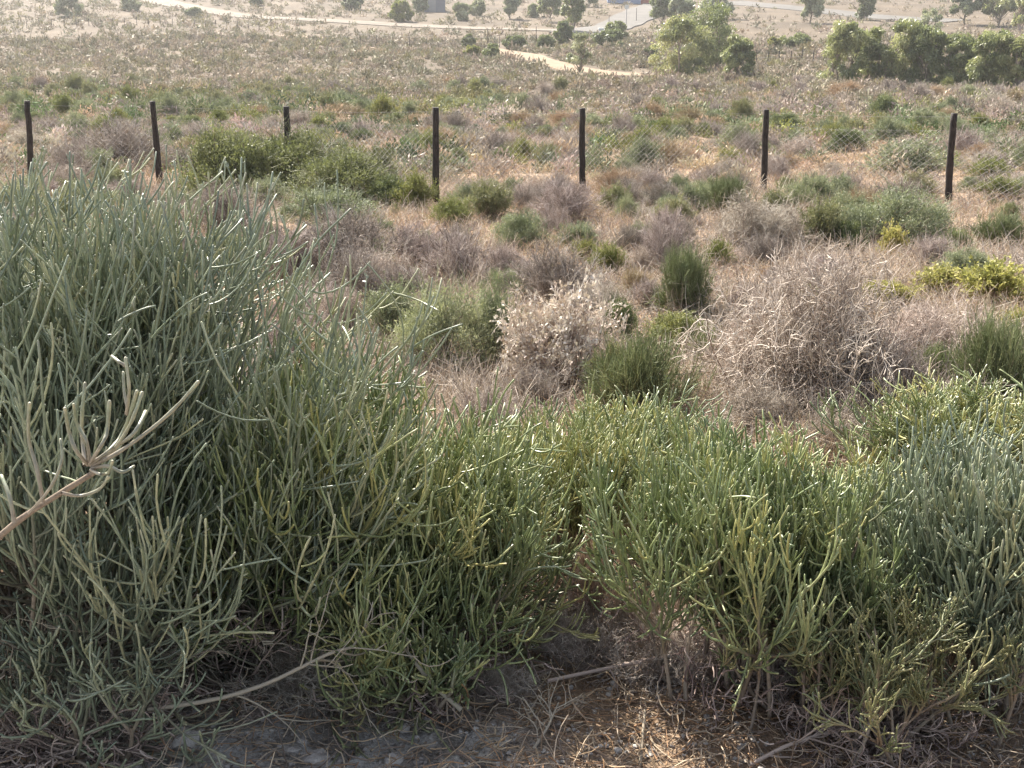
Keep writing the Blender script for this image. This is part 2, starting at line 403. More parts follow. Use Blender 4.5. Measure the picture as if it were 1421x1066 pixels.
# ------------------------------------------------------------------ pencil bushes (succulent candelabra stems)
def pencil_polys(seed, n0, n1, n2, n3, r, lean=(0, 0, 0), el=(18, 84), L=(.5, .42, .34, .2), up=.55, asym=None, bare=.35, bs=.16):
    rng = np.random.default_rng(seed)
    rx, ry, h = r
    S3 = np.array([rx, ry, h])
    D0 = hemi(n0, *el, rng); P0 = np.c_[rng.normal(size=(n0, 2)) * bs, np.full(n0, -.03)]
    if asym is not None: D0 = nrm(D0 + np.asarray(asym))
    A = grow(P0, D0, rng.uniform(.75, 1.15, n0) * L[0], 8, up * .7, .55, rng, lean)
    pos, d, i1 = spawn(A, n1, bare, 1., (18, 48), rng)
    B = grow(pos, d, rng.uniform(.6, 1.15, len(pos)) * L[1], 8, up, .42, rng, lean, .04)
    pos, d, i2 = spawn(B, n2, .3, 1., (16, 50), rng)
    C = grow(pos, d, rng.uniform(.5, 1.2, len(pos)) * L[2], 8, up, .42, rng, lean, .04)
    pos, d, i3 = spawn(C, n3, .35, .98, (18, 55), rng)
    D = grow(pos, d, rng.uniform(.4, 1.25, len(pos)) * L[3], 7, up * 1.2, .5, rng, lean, .05)
    # young shoots also straight from the second order
    pos, d, i4 = spawn(B, 2, max(.2, bare - .1), .9, (25, 60), rng)
    E = grow(pos, d, rng.uniform(.4, 1.2, len(pos)) * L[3], 7, up * 1.3, .7, rng, lean)
    tA = rng.uniform(0, 1, n0)
    tB = np.clip(tA[i1] + rng.normal(size=len(i1)) * .22, 0, 1)
    tC = np.clip(tB[i2] + rng.normal(size=len(i2)) * .2, 0, 1)
    tD = np.clip(tC[i3] + rng.normal(size=len(i3)) * .18, 0, 1)
    tE = np.clip(tB[i4] + rng.normal(size=len(i4)) * .2, 0, 1)
    tips = np.concatenate([C[:, -1], D[:, -1]])
    cen = np.median(tips[:, :2], 0) * .5
    qr = np.quantile(np.linalg.norm(tips[:, :2] - cen, axis=1), .93); qz = np.quantile(tips[:, 2], .96)
    S3 = S3 / np.array([qr, qr, qz])
    out, tt = [], []
    for q, t_ in zip((A, B, C, D, E), (tA, tB, tC, tD, tE)):
        ok = (q[:, -1, 2] < qz * 1.10) & (np.linalg.norm(q[:, -1, :2] - cen, axis=1) < qr * 1.22)
        out.append(q[ok] * S3); tt.append(t_[ok])
    return out, tt, rng

def pencil_bush(name, px, py_base, d, r, seed, label, mat='pencil', n=(30, 5, 4, 3), rad=.0036, lean=(0, 0, 0), dead=60,
                el=(18, 84), L=(.5, .42, .34, .2), up=.55, woodage=.9, asym=None, bare=.35, bs=.16, group='pencil stemmed succulent bushes by the road', sides=5):
    t = d / (FW[1])
    x = (px - CX) / F * d * 1.02
    y = d; z = float(hgt(x, y))
    root = empty(name, (x, y, z)); tag(root, label, 'bush', group)
    P, T, rng = pencil_polys(seed, *n, r, lean, el, L, up, asym, bare, bs)
    # keep the stems above the local ground
    for q in P:
        gz = hgt(q[..., 0] + x, q[..., 1] + y) - z + .01
        q[..., 2] = np.maximum(q[..., 2], gz)
    A, B, C, D, E = P
    K = 8; s = np.linspace(0, 1, K)
    g = Geo()
    add_tubes(g, A, np.outer(rng.uniform(2.0, 3.0, len(A)), 1 - .45 * s) * rad, 6, rng, rng.uniform(.2, .9, len(A)), 0.)
    g.build('woody_branches', M['wood'], root)
    g = Geo()
    def ages(q, lo, hi, tipamt=.5):
        n_ = len(q); k = q.shape[1]; ss = np.linspace(0, 1, k)
        a = np.clip(lo + (hi - lo) * ss, 0, 1)[None] * rng.uniform(.6, 1.2, (n_, 1))
        z_ = q[..., 2] / r[2]                                # lower wood is older and corkier
        a = np.clip(a + np.clip(.28 - z_, 0, 1) * 1.6, 0, 1)
        tipm = (rng.random(n_) < .45) * rng.uniform(.2, 1, n_) * tipamt
        a[:, -1] = np.where(tipm > 0, -tipm, a[:, -1]); a[:, -2] = np.where(tipm > .3, -tipm * .5, a[:, -2])
        return a
    ln = lambda q: 1.0
    add_tubes(g, B, np.outer(rng.uniform(1.3, 1.75, len(B)), 1 - .3 * s) * rad, sides, rng, T[1], ages(B, woodage, .0), True)
    add_tubes(g, C, np.outer(rng.uniform(.95, 1.25, len(C)), 1 - .15 * s) * rad, sides, rng, T[2], ages(C, .3 * woodage, .0), True)
    s7 = np.linspace(0, 1, 7)
    add_tubes(g, D, np.outer(rng.uniform(.8, 1.12, len(D)), 1 - .12 * s7) * rad, sides, rng, T[3], ages(D, .0, .0), True)
    add_tubes(g, E, np.outer(rng.uniform(.8, 1.1, len(E)), 1 - .12 * s7) * rad, sides, rng, T[4], ages(E, .05, .0), True)
    # a few tips carry small leaves and buds
    tp = np.concatenate([D[:, -1], E[:, -1]]); td = np.concatenate([D[:, -1] - D[:, -2], E[:, -1] - E[:, -2]])
    kk = np.repeat(np.where(rng.random(len(tp)) < .10)[0], 5); m_ = len(kk)
    dv = nrm(nrm(td[kk]) + rng.normal(size=(m_, 3)) * .55)
    leaves(g, tp[kk] + dv * .006 - nrm(td[kk]) * rng.uniform(0, .02, (m_, 1)), dv, rng.normal(size=(m_, 3)), rng.uniform(.010, .019, m_), rng.uniform(.003, .005, m_), rng.uniform(.45, .9, m_))
    g.a[-1] = g.a[-1]; g.b[-1] = g.b[-1] * 0
    g.build('green_stems', M[mat], root)
    if dead:
        g = Geo()
        D0 = hemi(dead, -4, 30, rng); P0 = np.c_[rng.normal(size=(dead, 2)) * .2, rng.uniform(.01, .12, dead)]
        Q0 = grow(P0, D0, rng.uniform(.3, .8, dead), 8, -.15, 1.0, rng, jit=.12)
        pos, dd, ii = spawn(Q0, 4, .3, 1, (20, 60), rng)
        Q1 = grow(pos, dd, rng.uniform(.08, .3, len(pos)), 7, .0, 1.2, rng, jit=.15)
        pos, dd, ii = spawn(Q1, 2, .3, 1, (20, 70), rng)
        Q2 = grow(pos, dd, rng.uniform(.04, .14, len(pos)), 5, .0, 1.2, rng, jit=.15)
        S3 = np.array([r[0], r[1], r[2] * .8])
        for q, rr in ((Q0, 1.3), (Q1, .75), (Q2, .5)):
            q = q * S3
            q[..., 2] = np.maximum(q[..., 2], hgt(q[..., 0] + x, q[..., 1] + y) - z + .005)
            kk = q.shape[1]
            add_tubes(g, q, np.outer(rng.uniform(.7, 1.2, len(q)), 1 - .5 * np.linspace(0, 1, kk)) * rad, 4, rng, rng.uniform(0, 1, len(q)), 0.)
        g.build('dead_twigs', M['deadtwig'], root)
    return root

big = pencil_bush('pencil_bush', 40, 0, 2.75, (.80, .68, 1.12), 11,
    'biggest pencil stemmed bush, tall grey green mass filling the left side of the roadside', 'pencil_grey', (56, 5, 5, 4), .0026,
    lean=(.08, -.03, 0), dead=260, el=(10, 86), up=.7, bare=.45, L=(.58, .42, .34, .2))
pencil_bush('pencil_bush', -80, 0, 3.5, (.85, .7, 1.12), 12,
    'tall pencil stemmed bush at the left edge, just behind the biggest bush', 'pencil_grey', (40, 5, 4, 4), .0027, lean=(.06, 0, 0), dead=0, up=.7)
pencil_bush('pencil_bush', 375, 0, 2.84, (.55, .60, .74), 13,
    'mid green pencil stemmed bush leaning right beside the biggest bush, above the pale gravel', 'pencil', (40, 5, 4, 4), .0026,
    lean=(.16, -.02, 0), dead=200, el=(4, 82), up=.65)
pencil_bush('pencil_bush', 598, 0, 2.86, (.385, .46, .55), 14,
    'bright green pencil stemmed bush in the centre, left of the russet dry weed', 'pencil', (40, 5, 4, 4), .0025,
    lean=(.14, 0, 0), dead=90, el=(0, 82))
pencil_bush('pencil_bush', 860, 0, 3.75, (.42, .4, .40), 15,
    'low light green pencil stemmed bush behind the russet dry weed', 'pencil', (30, 5, 4, 3), .0027, dead=0)
pencil_bush('pencil_bush', 1072, 0, 2.66, (.35, .36, .60), 16,
    'dense upright green pencil stemmed bush right of the russet dry weed', 'pencil', (46, 5, 4, 4), .0025,
    el=(44, 89), up=.6, dead=80, bare=.5, woodage=1.3, bs=.26, L=(.65, .40, .30, .18))
pencil_bush('pencil_bush', 1275, 0, 2.34, (.30, .26, .36), 17,
    'sparse olive pencil stemmed bush with bare grey lower stems, nearest at the lower right', 'pencil_olive', (40, 4, 3, 3), .0020,
    el=(46, 89), up=.5, dead=110, woodage=1.6, bare=.5, bs=.34, L=(.75, .38, .28, .17))
pencil_bush('pencil_bush', 1235, 0, 3.1, (.32, .34, .40), 21,
    'mid green pencil stemmed bush directly behind the sparse olive one', 'pencil', (38, 5, 4, 4), .0025, el=(46, 88), up=.7, dead=20, bare=.6, bs=.25, L=(.7, .38, .28, .17))
pencil_bush('pencil_bush', 1440, 0, 2.65, (.34, .36, .62), 18,
    'tall dark green pencil stemmed bush cut by the right edge of the view', 'pencil_grey', (38, 5, 4, 4), .0026,
    el=(30, 88), up=.8, dead=30, lean=(-.05, 0, 0))
pencil_bush('pencil_bush', 1375, 0, 4.1, (.45, .42, .36), 19,
    'low yellowish green pencil stemmed bush below the dark reedy bush at right', 'pencil', (32, 5, 4, 3), .0028, dead=0)

pencil_bush('pencil_bush', 0, 0, 2.3, (.34, .2, .34), 23,
    'low bluish pencil stemmed bush sprawling in the shaded bottom left corner', 'pencil_grey', (13, 3, 3, 2), .0027, el=(2, 70), dead=120)
pencil_bush('pencil_bush', 800, 0, 3.3, (.30, .28, .46), 25,
    'narrow light green pencil stemmed bush rising straight behind the russet dry weed', 'pencil', (26, 5, 4, 3), .0023, el=(40, 88), up=.8, dead=0)
pencil_bush('pencil_bush', 590, 0, 2.5, (.16, .14, .22), 24,
    'smallest pencil stemmed bush, a shaded tuft at the gravel edge left of the sunlit litter', 'pencil', (12, 4, 3, 2), .0028, el=(20, 80), dead=25)

# hero branches: a thick woody candelabra branch at the left edge and a pale dead one lying at the bottom
def hero_branch():
    rng = np.random.default_rng(77)
    inv = np.array(big.location)
    pts = np.array([at_depth(-140, 905, 2.0), at_depth(-60, 800, 1.75), at_depth(20, 725, 1.6), at_depth(75, 690, 1.56), at_depth(132, 655, 1.52)])
    tt = np.linspace(0, 4, 14); P = np.stack([np.interp(tt, range(5), pts[:, k]) for k in range(3)], -1)
    P[1:-1] = (P[:-2] + 2 * P[1:-1] + P[2:]) / 4
    g = Geo(); add_tubes(g, (P - inv)[None], np.linspace(.0052, .0034, 14)[None] * (1 + rng.normal(size=(1, 14)) * .06), 10, rng, [.3], 0.)
    br = g.build('branch', M['wood'], big)
    lines = [[(122, 645), (104, 625), (95, 598), (90, 567)], [(118, 646), (114, 610), (113, 580), (118, 532)], [(124, 645), (122, 612), (106, 590), (102, 561)],
             [(124, 644), (140, 620), (150, 600), (152, 557)], [(124, 645), (150, 628), (172, 602), (190, 543)], [(126, 648), (158, 628), (184, 585), (197, 545)],
             [(128, 646), (160, 632), (205, 600), (243, 568), (275, 530)], [(126, 648), (158, 620), (186, 605), (202, 571)], [(178, 572), (172, 545), (171, 517)],
             [(176, 575), (180, 540), (174, 497)], [(175, 508), (165, 502), (155, 494)], [(128, 650), (150, 645), (170, 658), (186, 647)], [(126, 652), (138, 659), (151, 658), (156, 640)],
             [(60, 698), (52, 650), (38, 610), (41, 560)], [(40, 712), (70, 680), (88, 640), (84, 610)], [(85, 684), (110, 690), (140, 680), (150, 662)], [(20, 725), (14, 690), (2, 660)]]
    g = Geo()
    for k, ln_ in enumerate(lines):
        d0 = 1.5 + .02 * rng.normal(); W = np.array([at_depth(a, b, (1.525 if q == 0 else d0 + .02 * rng.normal())) for q, (a, b) in enumerate(ln_)])
        t_ = np.linspace(0, len(ln_) - 1, 12); Q = np.stack([np.interp(t_, range(len(ln_)), W[:, c]) for c in range(3)], -1)
        for _ in range(2): Q[1:-1] = (Q[:-2] + 2 * Q[1:-1] + Q[2:]) / 4
        ag = np.clip(.8 - np.linspace(0, 1, 12) * rng.uniform(.6, 1.), 0, 1)[None].copy(); ag[:, -1] = -.6
        add_tubes(g, (Q - inv)[None], (np.linspace(1.15, .92, 12) * (1 + rng.normal(size=12) * .07) * rng.uniform(.0018, .0025))[None], 8, rng, [rng.uniform(.35, 1)], ag, True)
    o = g.build('green_stems', M['pencil_grey'], big)
    o.parent = br
hero_branch()

def dead_branch(name, pts, r0, r1, label, seed, n1=9, n2=3, ln=(.08, .22), mat='deadtwig', parent=None):
    rng = np.random.default_rng(seed)
    W = []
    for (px, py, up_) in pts:
        h_, t_ = hit(px, py); W.append(CAM + (t_ * (1 - up_)) * ray(px, py))
    W = np.array(W); m = len(W); tt = np.linspace(0, m - 1, 14)
    P = np.stack([np.interp(tt, range(m), W[:, k]) for k in range(3)], -1)
    P[1:-1] = (P[:-2] + 2 * P[1:-1] + P[2:]) / 4
    base = P[0].copy(); base[2] = hgt(base[0], base[1])
    g = Geo(); add_tubes(g, (P - base)[None], np.linspace(r0, r1, 14)[None], 8, rng, [.8], 0., True)
    pos, d, ii = spawn(P[None], n1, .15, 1, (25, 65), rng)
    Q = grow(pos, d, rng.uniform(*ln, len(pos)), 8, -.1, .9, rng, jit=.1)
    pos, d, ii = spawn(Q, n2, .3, 1, (25, 65), rng)
    Q2 = grow(pos, d, rng.uniform(ln[0] * .5, ln[1] * .6, len(pos)), 6, 0, 1., rng, jit=.12)
    add_tubes(g, Q - base, np.outer(rng.uniform(.35, .6, len(Q)), np.linspace(1, .5, 8)) * r0, 5, rng, rng.uniform(.3, 1, len(Q)), 0., True)
    add_tubes(g, Q2 - base, np.outer(rng.uniform(.2, .35, len(Q2)), np.linspace(1, .5, 6)) * r0, 4, rng, rng.uniform(.3, 1, len(Q2)), 0., True)
    o = g.build(name, M[mat]); o.location = tuple(base); tag(o, label, 'branch', 'dead branches on the roadside')
    return o
dead_branch('dead_branch', [(205, 985, .06), (300, 972, .07), (370, 950, .10), (420, 925, .13), (460, 905, .15), (490, 898, .15)], .0055, .003,
            'pale forked dead branch lying under the biggest bush above the gravel', 31)
dead_branch('dead_branch', [(640, 985, .03), (600, 950, .06), (565, 905, .10), (545, 872, .12)], .006, .004,
            'thin grey dead branch slanting out of the gravel edge at bottom centre', 32, 6)
dead_branch('dead_branch', [(760, 945, .02), (830, 930, .03), (900, 915, .05), (950, 905, .06)], .005, .003,
            'straight brown dead stick lying across the litter between two bushes', 33, 5)
dead_branch('dead_branch', [(740, 1040, .0), (760, 1010, .02), (775, 975, .04)], .004, .002,
            'small bristly dead twig standing in the sunlit litter at bottom centre', 34, 12, 4, (.05, .13))
dead_branch('dead_branch', [(888, 1064, .0), (892, 1020, .02), (895, 985, .035)], .004, .003,
            'short broken stub standing upright in the litter at bottom right', 35, 3, 1, (.02, .05), 'wood')
dead_branch('dead_branch', [(1040, 1062, .0), (1090, 1035, .02), (1150, 1015, .03), (1190, 990, .05)], .005, .0025,
            'crooked dead branch lying in the shade of the sparse olive bush', 36, 9, 3)

# ------------------------------------------------------------------ shrub species (unit size: radius 1, height 1)
def twiggy(seed, n=(60, 6, 7), el=(10, 86), up=.35, wob=.6, L=(.8, .36, .2), r=(.012, .006, .0035), jit=.0, ang=(18, 55), leaf=0, lsz=(.05, .02), base=.12, clump=.25, leaf_tint=(.0, 1.)):
    rng = np.random.default_rng(seed)
    D0 = hemi(n[0], *el, rng); P0 = np.c_[rng.normal(size=(n[0], 2)) * base, np.zeros(n[0])]
    A = grow(P0, D0, rng.uniform(.7, 1.05, n[0]) * L[0], 6, up, wob, rng, jit=jit)
    pos, d, i1 = spawn(A, n[1], .3, 1., ang, rng)
    B = grow(pos, d, rng.uniform(.6, 1.1, len(pos)) * L[1], 5, up, wob, rng, jit=jit)
    pos, d, i2 = spawn(B, n[2], .25, 1., ang, rng)
    C = grow(pos, d, rng.uniform(.5, 1.2, len(pos)) * L[2], 4, up, wob, rng, jit=jit)
    tA = rng.uniform(.1, .9, n[0]); tB = np.clip(tA[i1] + rng.normal(size=len(i1)) * clump, 0, 1); tC = np.clip(tB[i2] + rng.normal(size=len(i2)) * clump, 0, 1)
    st, fo = Geo(), Geo()
    for q in (A, B, C): q[..., 2] = np.maximum(q[..., 2], -.02)
    add_tubes(st, A, np.outer(rng.uniform(.8, 1.2, len(A)), np.linspace(1, .5, 6)) * r[0], 4, rng, tA, 1.)
    add_tubes(fo, B, np.outer(rng.uniform(.8, 1.2, len(B)), np.linspace(1, .6, 5)) * r[1], 3, rng, tB, .5)
    add_tubes(fo, C, np.outer(rng.uniform(.8, 1.2, len(C)), np.linspace(1, .5, 4)) * r[2], 3, rng, tC, .0)
    if leaf:
        k = rng.integers(0, len(C), leaf); f = rng.uniform(.1, 1, leaf)[:, None] * 3
        fi = np.minimum(f.astype(int), 2)[:, 0]; ff = f - fi[:, None]
        p = C[k, fi] * (1 - ff) + C[k, fi + 1] * ff + rng.normal(size=(leaf, 3)) * .012
        dd = nrm(nrm(C[k, -1] - C[k, 0]) + rng.normal(size=(leaf, 3)) * .7); nn = rng.normal(size=(leaf, 3)) + [0, 0, .6]
        sc = rng.uniform(.6, 1.3, leaf)
        lt = leaf_tint[0] + (leaf_tint[1] - leaf_tint[0]) * np.clip(tC[k] + rng.normal(size=leaf) * .15, 0, 1)
        leaves(fo, p + dd * .02, dd, nn, sc * lsz[0], sc * lsz[1], lt)
    return st, fo

def domeleaf(seed, nc=60, leaf=14000, lsz=(.055, .024), rad=(.55, .86), cr=(.13, .30), flat=.9):
    """rounded bush: branches carry uneven leaf clumps over a lumpy dome"""
    st, fo = twiggy(seed, (40, 5, 6), el=(4, 86), up=.2)
    rng = np.random.default_rng(seed + 5)
    C = hemi(nc, 0, 80, rng) * rng.uniform(*rad, nc)[:, None] * [1, 1, flat]; C[:, 2] = np.maximum(C[:, 2], .06)
    r = rng.uniform(*cr, nc); k = rng.integers(0, nc, leaf)
    v = nrm(rng.normal(size=(leaf, 3))) * rng.random((leaf, 1)) ** .5
    p = C[k] + v * r[k][:, None] * [1, 1, .8]; p[:, 2] = np.maximum(p[:, 2], .0)
    ok = rng.random(leaf) < .95; p, k, v = p[ok], k[ok], v[ok]; n = len(p)
    d = nrm(rng.normal(size=(n, 3)) * .7 + nrm(p) * .6 + [0, 0, .5]); sc = rng.uniform(.55, 1.3, n)
    ct = rng.uniform(.1, .9, nc)[k]
    leaves(fo, p, d, rng.normal(size=(n, 3)) + v, sc * lsz[0], sc * lsz[1], np.clip(ct + rng.normal(size=n) * .2, 0, 1))
    return st, fo

SPEC = {   # kind: material, wood material, generator
 'dry_shrub':    ('mauve', 'wood', lambda s: twiggy(s, (60, 6, 8), leaf=1500, lsz=(.028, .014), r=(.010, .0055, .0035))),
 'dead_shrub':   ('pale', 'deadtwig', lambda s: twiggy(s, (110, 9, 8), el=(2, 85), up=.0, wob=1.1, jit=.14, L=(.82, .36, .2), r=(.007, .0042, .0030), ang=(20, 75), base=.22)),
 'bleached_shrub': ('white', 'deadtwig', lambda s: twiggy(s, (70, 7, 6), el=(2, 85), up=.05, wob=.9, jit=.1, L=(.82, .36, .2), leaf=6000, lsz=(.05, .032), base=.15)),
 'reed_shrub':   ('green', 'wood', lambda s: twiggy(s, (150, 6, 5), el=(14, 88), up=.3, wob=.6, jit=.07, L=(.70, .38, .24), r=(.009, .006, .0045), ang=(10, 34), base=.2)),
 'green_shrub':  ('green', 'wood', lambda s: twiggy(s, (60, 6, 7), el=(10, 86), up=.4, leaf=11000, lsz=(.06, .02))),
 'dark_shrub':   ('darkgreen', 'wood', lambda s: domeleaf(s)),
 'thicket_shrub': ('olive', 'wood', lambda s: domeleaf(s, 90, 22000, (.04, .018))),
 'round_shrub':  ('greygreen', 'wood', lambda s: domeleaf(s, 70, 15000, (.05, .015))),
 'greygreen_shrub': ('greygreen', 'wood', lambda s: twiggy(s, (60, 6, 7), el=(8, 86), up=.35, leaf=9000, lsz=(.055, .02))),
 'yellowgreen_shrub': ('yellowgreen', 'wood', lambda s: twiggy(s, (60, 6, 7), el=(8, 86), up=.35, leaf=13000, lsz=(.042, .02))),
 'herb':         ('yellow', 'straw', lambda s: twiggy(s, (50, 5, 5), el=(15, 88), up=.5, wob=.6, leaf=2400, lsz=(.10, .05), L=(.7, .35, .2))),
 'grass_tussock': ('straw', 'straw', lambda s: twiggy(s, (130, 5, 3), el=(30, 88), up=-.35, wob=.6, L=(.75, .5, .3), r=(.010, .007, .005), ang=(5, 22), base=.22)),
 'russet_weed':  ('russet', 'wood', lambda s: twiggy(s, (60, 6, 7), el=(25, 88), up=.3, wob=.6, leaf=2600, lsz=(.05, .025))),
}
NVAR = 4
VAR = {}
for k, (mf, ms, gen) in SPEC.items():
    VAR[k] = []
    for v in range(NVAR):
        st, fo = gen(sum(map(ord, k)) * 7 + v * 101)
        whole = Geo(); n0 = st.n
        a = st.build('stems', M[ms], link=False); b = fo.build('foliage', M[mf], link=False)
        VAR[k].append((a.data, b.data))
rnd = random.Random(4)
FEAT = []
OCC = []      # (x, y, radius) of everything placed one by one

def shrub(kind, px, py, wpx, hpx, label, name=None, cat='shrub', rz=None, depth=.85, var=None, group=None, sink=.0):
    """a shrub of this image-width and height standing where pixel (px, py) meets the ground"""
    P, t = hit(px, py); s = t / F
    w_ = wpx * s * .5 * 1.1; h_ = hpx * s * 1.06
    P = P + np.array([0, w_ * depth * .75, 0]); P[2] = hgt(P[0], P[1]) - sink
    v = VAR[kind][rnd.randrange(NVAR) if var is None else var]
    root = empty(name or kind, P, 0); tag(root, label, cat, group)
    for nm, me in (('stems', v[0]), ('foliage', v[1])):
        o = bpy.data.objects.new(nm, me); COL.objects.link(o); o.parent = root
        o.rotation_euler = (0, 0, rnd.uniform(0, 6.28) if rz is None else rz); o.scale = (w_, w_ * depth, h_)
        rz = o.rotation_euler[2]
        o.scale = (w_ * .95, w_ * .95, h_)
    OCC.append((P[0], P[1], w_))
    if kind not in ('dry_shrub', 'dead_shrub', 'grass_tussock', 'russet_weed'): FEAT.append((px, py, wpx, hpx))
    return root

# ------------------------------------------------------------------ shrubs placed one by one, before the fence
S_ = shrub
# around and behind the near bushes
S_('dead_shrub', 1160, 600, 330, 235, 'largest heap of tangled pale dead twigs, right of the green reedy clump')
S_('dead_shrub', 1070, 560, 150, 150, 'loose pinkish dead shrub leaning on the left side of the largest dead twig heap')
S_('dry_shrub', 1265, 600, 130, 120, 'dark brown dry shrub on the shaded right flank of the largest dead twig heap')
S_('dead_shrub', 1290, 520, 170, 110, 'lower brown dead shrub behind the right shoulder of the largest dead twig heap')
S_('dead_shrub', 1075, 618, 170, 75, 'low mat of dead twigs in front of the largest dead twig heap')
S_('dead_shrub', 1160, 640, 90, 60, 'small dead twig clump behind the dense upright green bush')
S_('bleached_shrub', 775, 555, 205, 140, 'bleached whitish seed headed shrub in the middle, left of the green reedy clump')
S_('dry_shrub', 745, 585, 120, 75, 'dark mauve dead shrub at the foot of the bleached whitish shrub')
S_('dark_shrub', 862, 480, 70, 70, 'small shrub coloured dark for shade behind the right side of the bleached whitish shrub')  # dark leaf colour carries the shadow right of the bleached shrub
S_('reed_shrub', 895, 605, 165, 135, 'green reedy clump between the bleached shrub and the largest dead twig heap')
S_('green_shrub', 850, 560, 80, 75, 'dark green leafy shrub tucked against the left side of the green reedy clump')
S_('yellowgreen_shrub', 945, 490, 130, 42, 'low pale yellow green cushion behind the green reedy clump')
S_('reed_shrub', 985, 520, 70, 60, 'small grey green reedy tuft right of the green reedy clump')
S_('round_shrub', 615, 525, 190, 125, 'broad grey green leafy shrub behind the bright green pencil bush')
S_('greygreen_shrub', 545, 480, 110, 75, 'grey green shrub left of the broad leafy one, above the leaning pencil bush')
S_('greygreen_shrub', 690, 500, 100, 85, 'grey green shrub between the broad leafy one and the bleached shrub')
S_('reed_shrub', 1390, 590, 140, 140, 'dark green reedy bush at the right edge above the low yellowish pencil bush')
S_('reed_shrub', 1310, 560, 90, 80, 'smaller dark reedy tuft left of the dark green reedy bush at right')
S_('russet_weed', 822, 908, 100, 165, 'russet dry weed standing in the gap between the two green pencil bushes')
S_('russet_weed', 800, 800, 70, 100, 'second russet weed, half hidden behind the centre pencil bush')
S_('russet_weed', 880, 925, 110, 110, 'low russet weed tangle at the right foot of the tall russet weed')
S_('dead_shrub', 800, 935, 130, 80, 'brown twig tangle at the left foot of the tall russet weed')
S_('dead_shrub', 1090, 965, 200, 110, 'brown twig tangle under the dense upright green bush')
S_('grass_tussock', 905, 945, 80, 50, 'straw coloured grass tuft in the sunny gap below the russet weed')
S_('dead_shrub', 930, 960, 190, 90, 'low brown tangle of twigs at the left foot of the dense upright bush')
S_('dead_shrub', 1235, 1010, 120, 70, 'low grey tangle of dead twigs below the sparse olive bush')
S_('dead_shrub', 430, 1000, 240, 90, 'flat grey tangle of dead twigs spilling over the gravel at bottom left')
S_('dead_shrub', 110, 1040, 260, 120, 'shaded grey twig tangle in the bottom left corner')
S_('dead_shrub', 690, 985, 120, 40, 'low twig mat in the shade below the bright green centre bush')
# mauve belt
S_('dry_shrub', 480, 400, 190, 110, 'large mauve dry shrub left of the centre, below the yellow green thicket')
S_('dry_shrub', 395, 400, 140, 80, 'mauve dry shrub just above the tips of the biggest bush')
S_('dry_shrub', 575, 375, 120, 60, 'mauve grey dry shrub in the middle of the mauve belt, highest up the slope')
S_('dry_shrub', 635, 410, 150, 85, 'dark purplish dry shrub in the middle of the mauve belt')
S_('dry_shrub', 775, 430, 165, 85, 'broad purplish dry shrub at the right end of the mauve belt')
S_('dry_shrub', 560, 430, 110, 60, 'low mauve shrub in front of the mauve belt')
S_('dry_shrub', 300, 330, 130, 70, 'mauve shrub right below the shaded side of the yellow green thicket')
S_('dry_shrub', 700, 395, 90, 55, 'small mauve grey shrub between the two purplish shrubs')
S_('dry_shrub', 430, 455, 130, 60, 'pinkish mauve shrub behind the leaning pencil bush')
# thicket at the fence
S_('thicket_shrub', 312, 286, 200, 112, 'tall left dome of the yellow green thicket at the fence')
S_('thicket_shrub', 400, 282, 220, 100, 'middle dome of the yellow green thicket, hiding the foot of a post')
S_('thicket_shrub', 472, 288, 175, 80, 'right dome of the yellow green thicket, sloping down to the right')
S_('dark_shrub', 535, 288, 80, 45, 'dark green shrub at the right foot of the yellow green thicket')
S_('yellowgreen_shrub', 575, 292, 70, 45, 'pale yellow shrub just left of the foot of the fourth fence post')
S_('round_shrub', 445, 315, 170, 62, 'wide grey green mound in front of the yellow green thicket')
S_('greygreen_shrub', 365, 288, 80, 36, 'small grey green cushion left of the wide mound')
S_('yellowgreen_shrub', 625, 315, 70, 40, 'yellowish shrub right of the foot of the fourth fence post')
# around the middle
S_('round_shrub', 725, 348, 105, 58, 'round green shrub in the middle, below and between two fence posts')
S_('green_shrub', 678, 308, 85, 50, 'green shrub behind and left of the round green one')
S_('greygreen_shrub', 650, 292, 70, 34, 'small grey green shrub next to the foot of the fourth post')
S_('dry_shrub', 785, 315, 120, 58, 'purplish grey shrub below the foot of the fifth post')
S_('round_shrub', 870, 308, 46, 38, 'small round grey green shrub right of the fifth post')
S_('yellowgreen_shrub', 845, 385, 62, 42, 'yellow green tuft at the upper end of the bare sandy gap')
S_('yellowgreen_shrub', 812, 362, 40, 28, 'smaller yellow green tuft left of the sandy gap')
S_('reed_shrub', 955, 448, 92, 100, 'upright green broom like shrub right of the sandy gap')
S_('dry_shrub', 900, 430, 70, 40, 'small reddish dry shrub left of the broom like shrub')
S_('grass_tussock', 885, 410, 60, 30, 'short pale green grass in the sandy gap', 'grass_tussock')
S_('dry_shrub', 930, 358, 80, 70, 'tall mauve brown shrub left of the pale silvery heap')
S_('dead_shrub', 1062, 348, 140, 66, 'pale silvery dead heap between two green shrubs below the sixth post')
S_('reed_shrub', 1010, 300, 68, 52, 'green grassy clump at the left foot of the sixth post')
S_('green_shrub', 1148, 345, 85, 62, 'bright green rounded shrub right of the pale silvery heap')
S_('dark_shrub', 1185, 350, 60, 45, 'shrub coloured dark as the shaded right side of the bright green one')  # extra dark foliage puts the green shrub's shaded side into colour
S_('round_shrub', 1265, 345, 170, 80, 'wide grey green shrub between the sixth and seventh posts')
S_('green_shrub', 1080, 300, 60, 30, 'low green shrub right of the foot of the sixth post')
S_('round_shrub', 700, 420, 90, 50, 'soft green shrub between the two purplish dry shrubs, lower down')
S_('round_shrub', 1350, 395, 110, 48, 'pale green shrub behind the broad yellow patch at right')
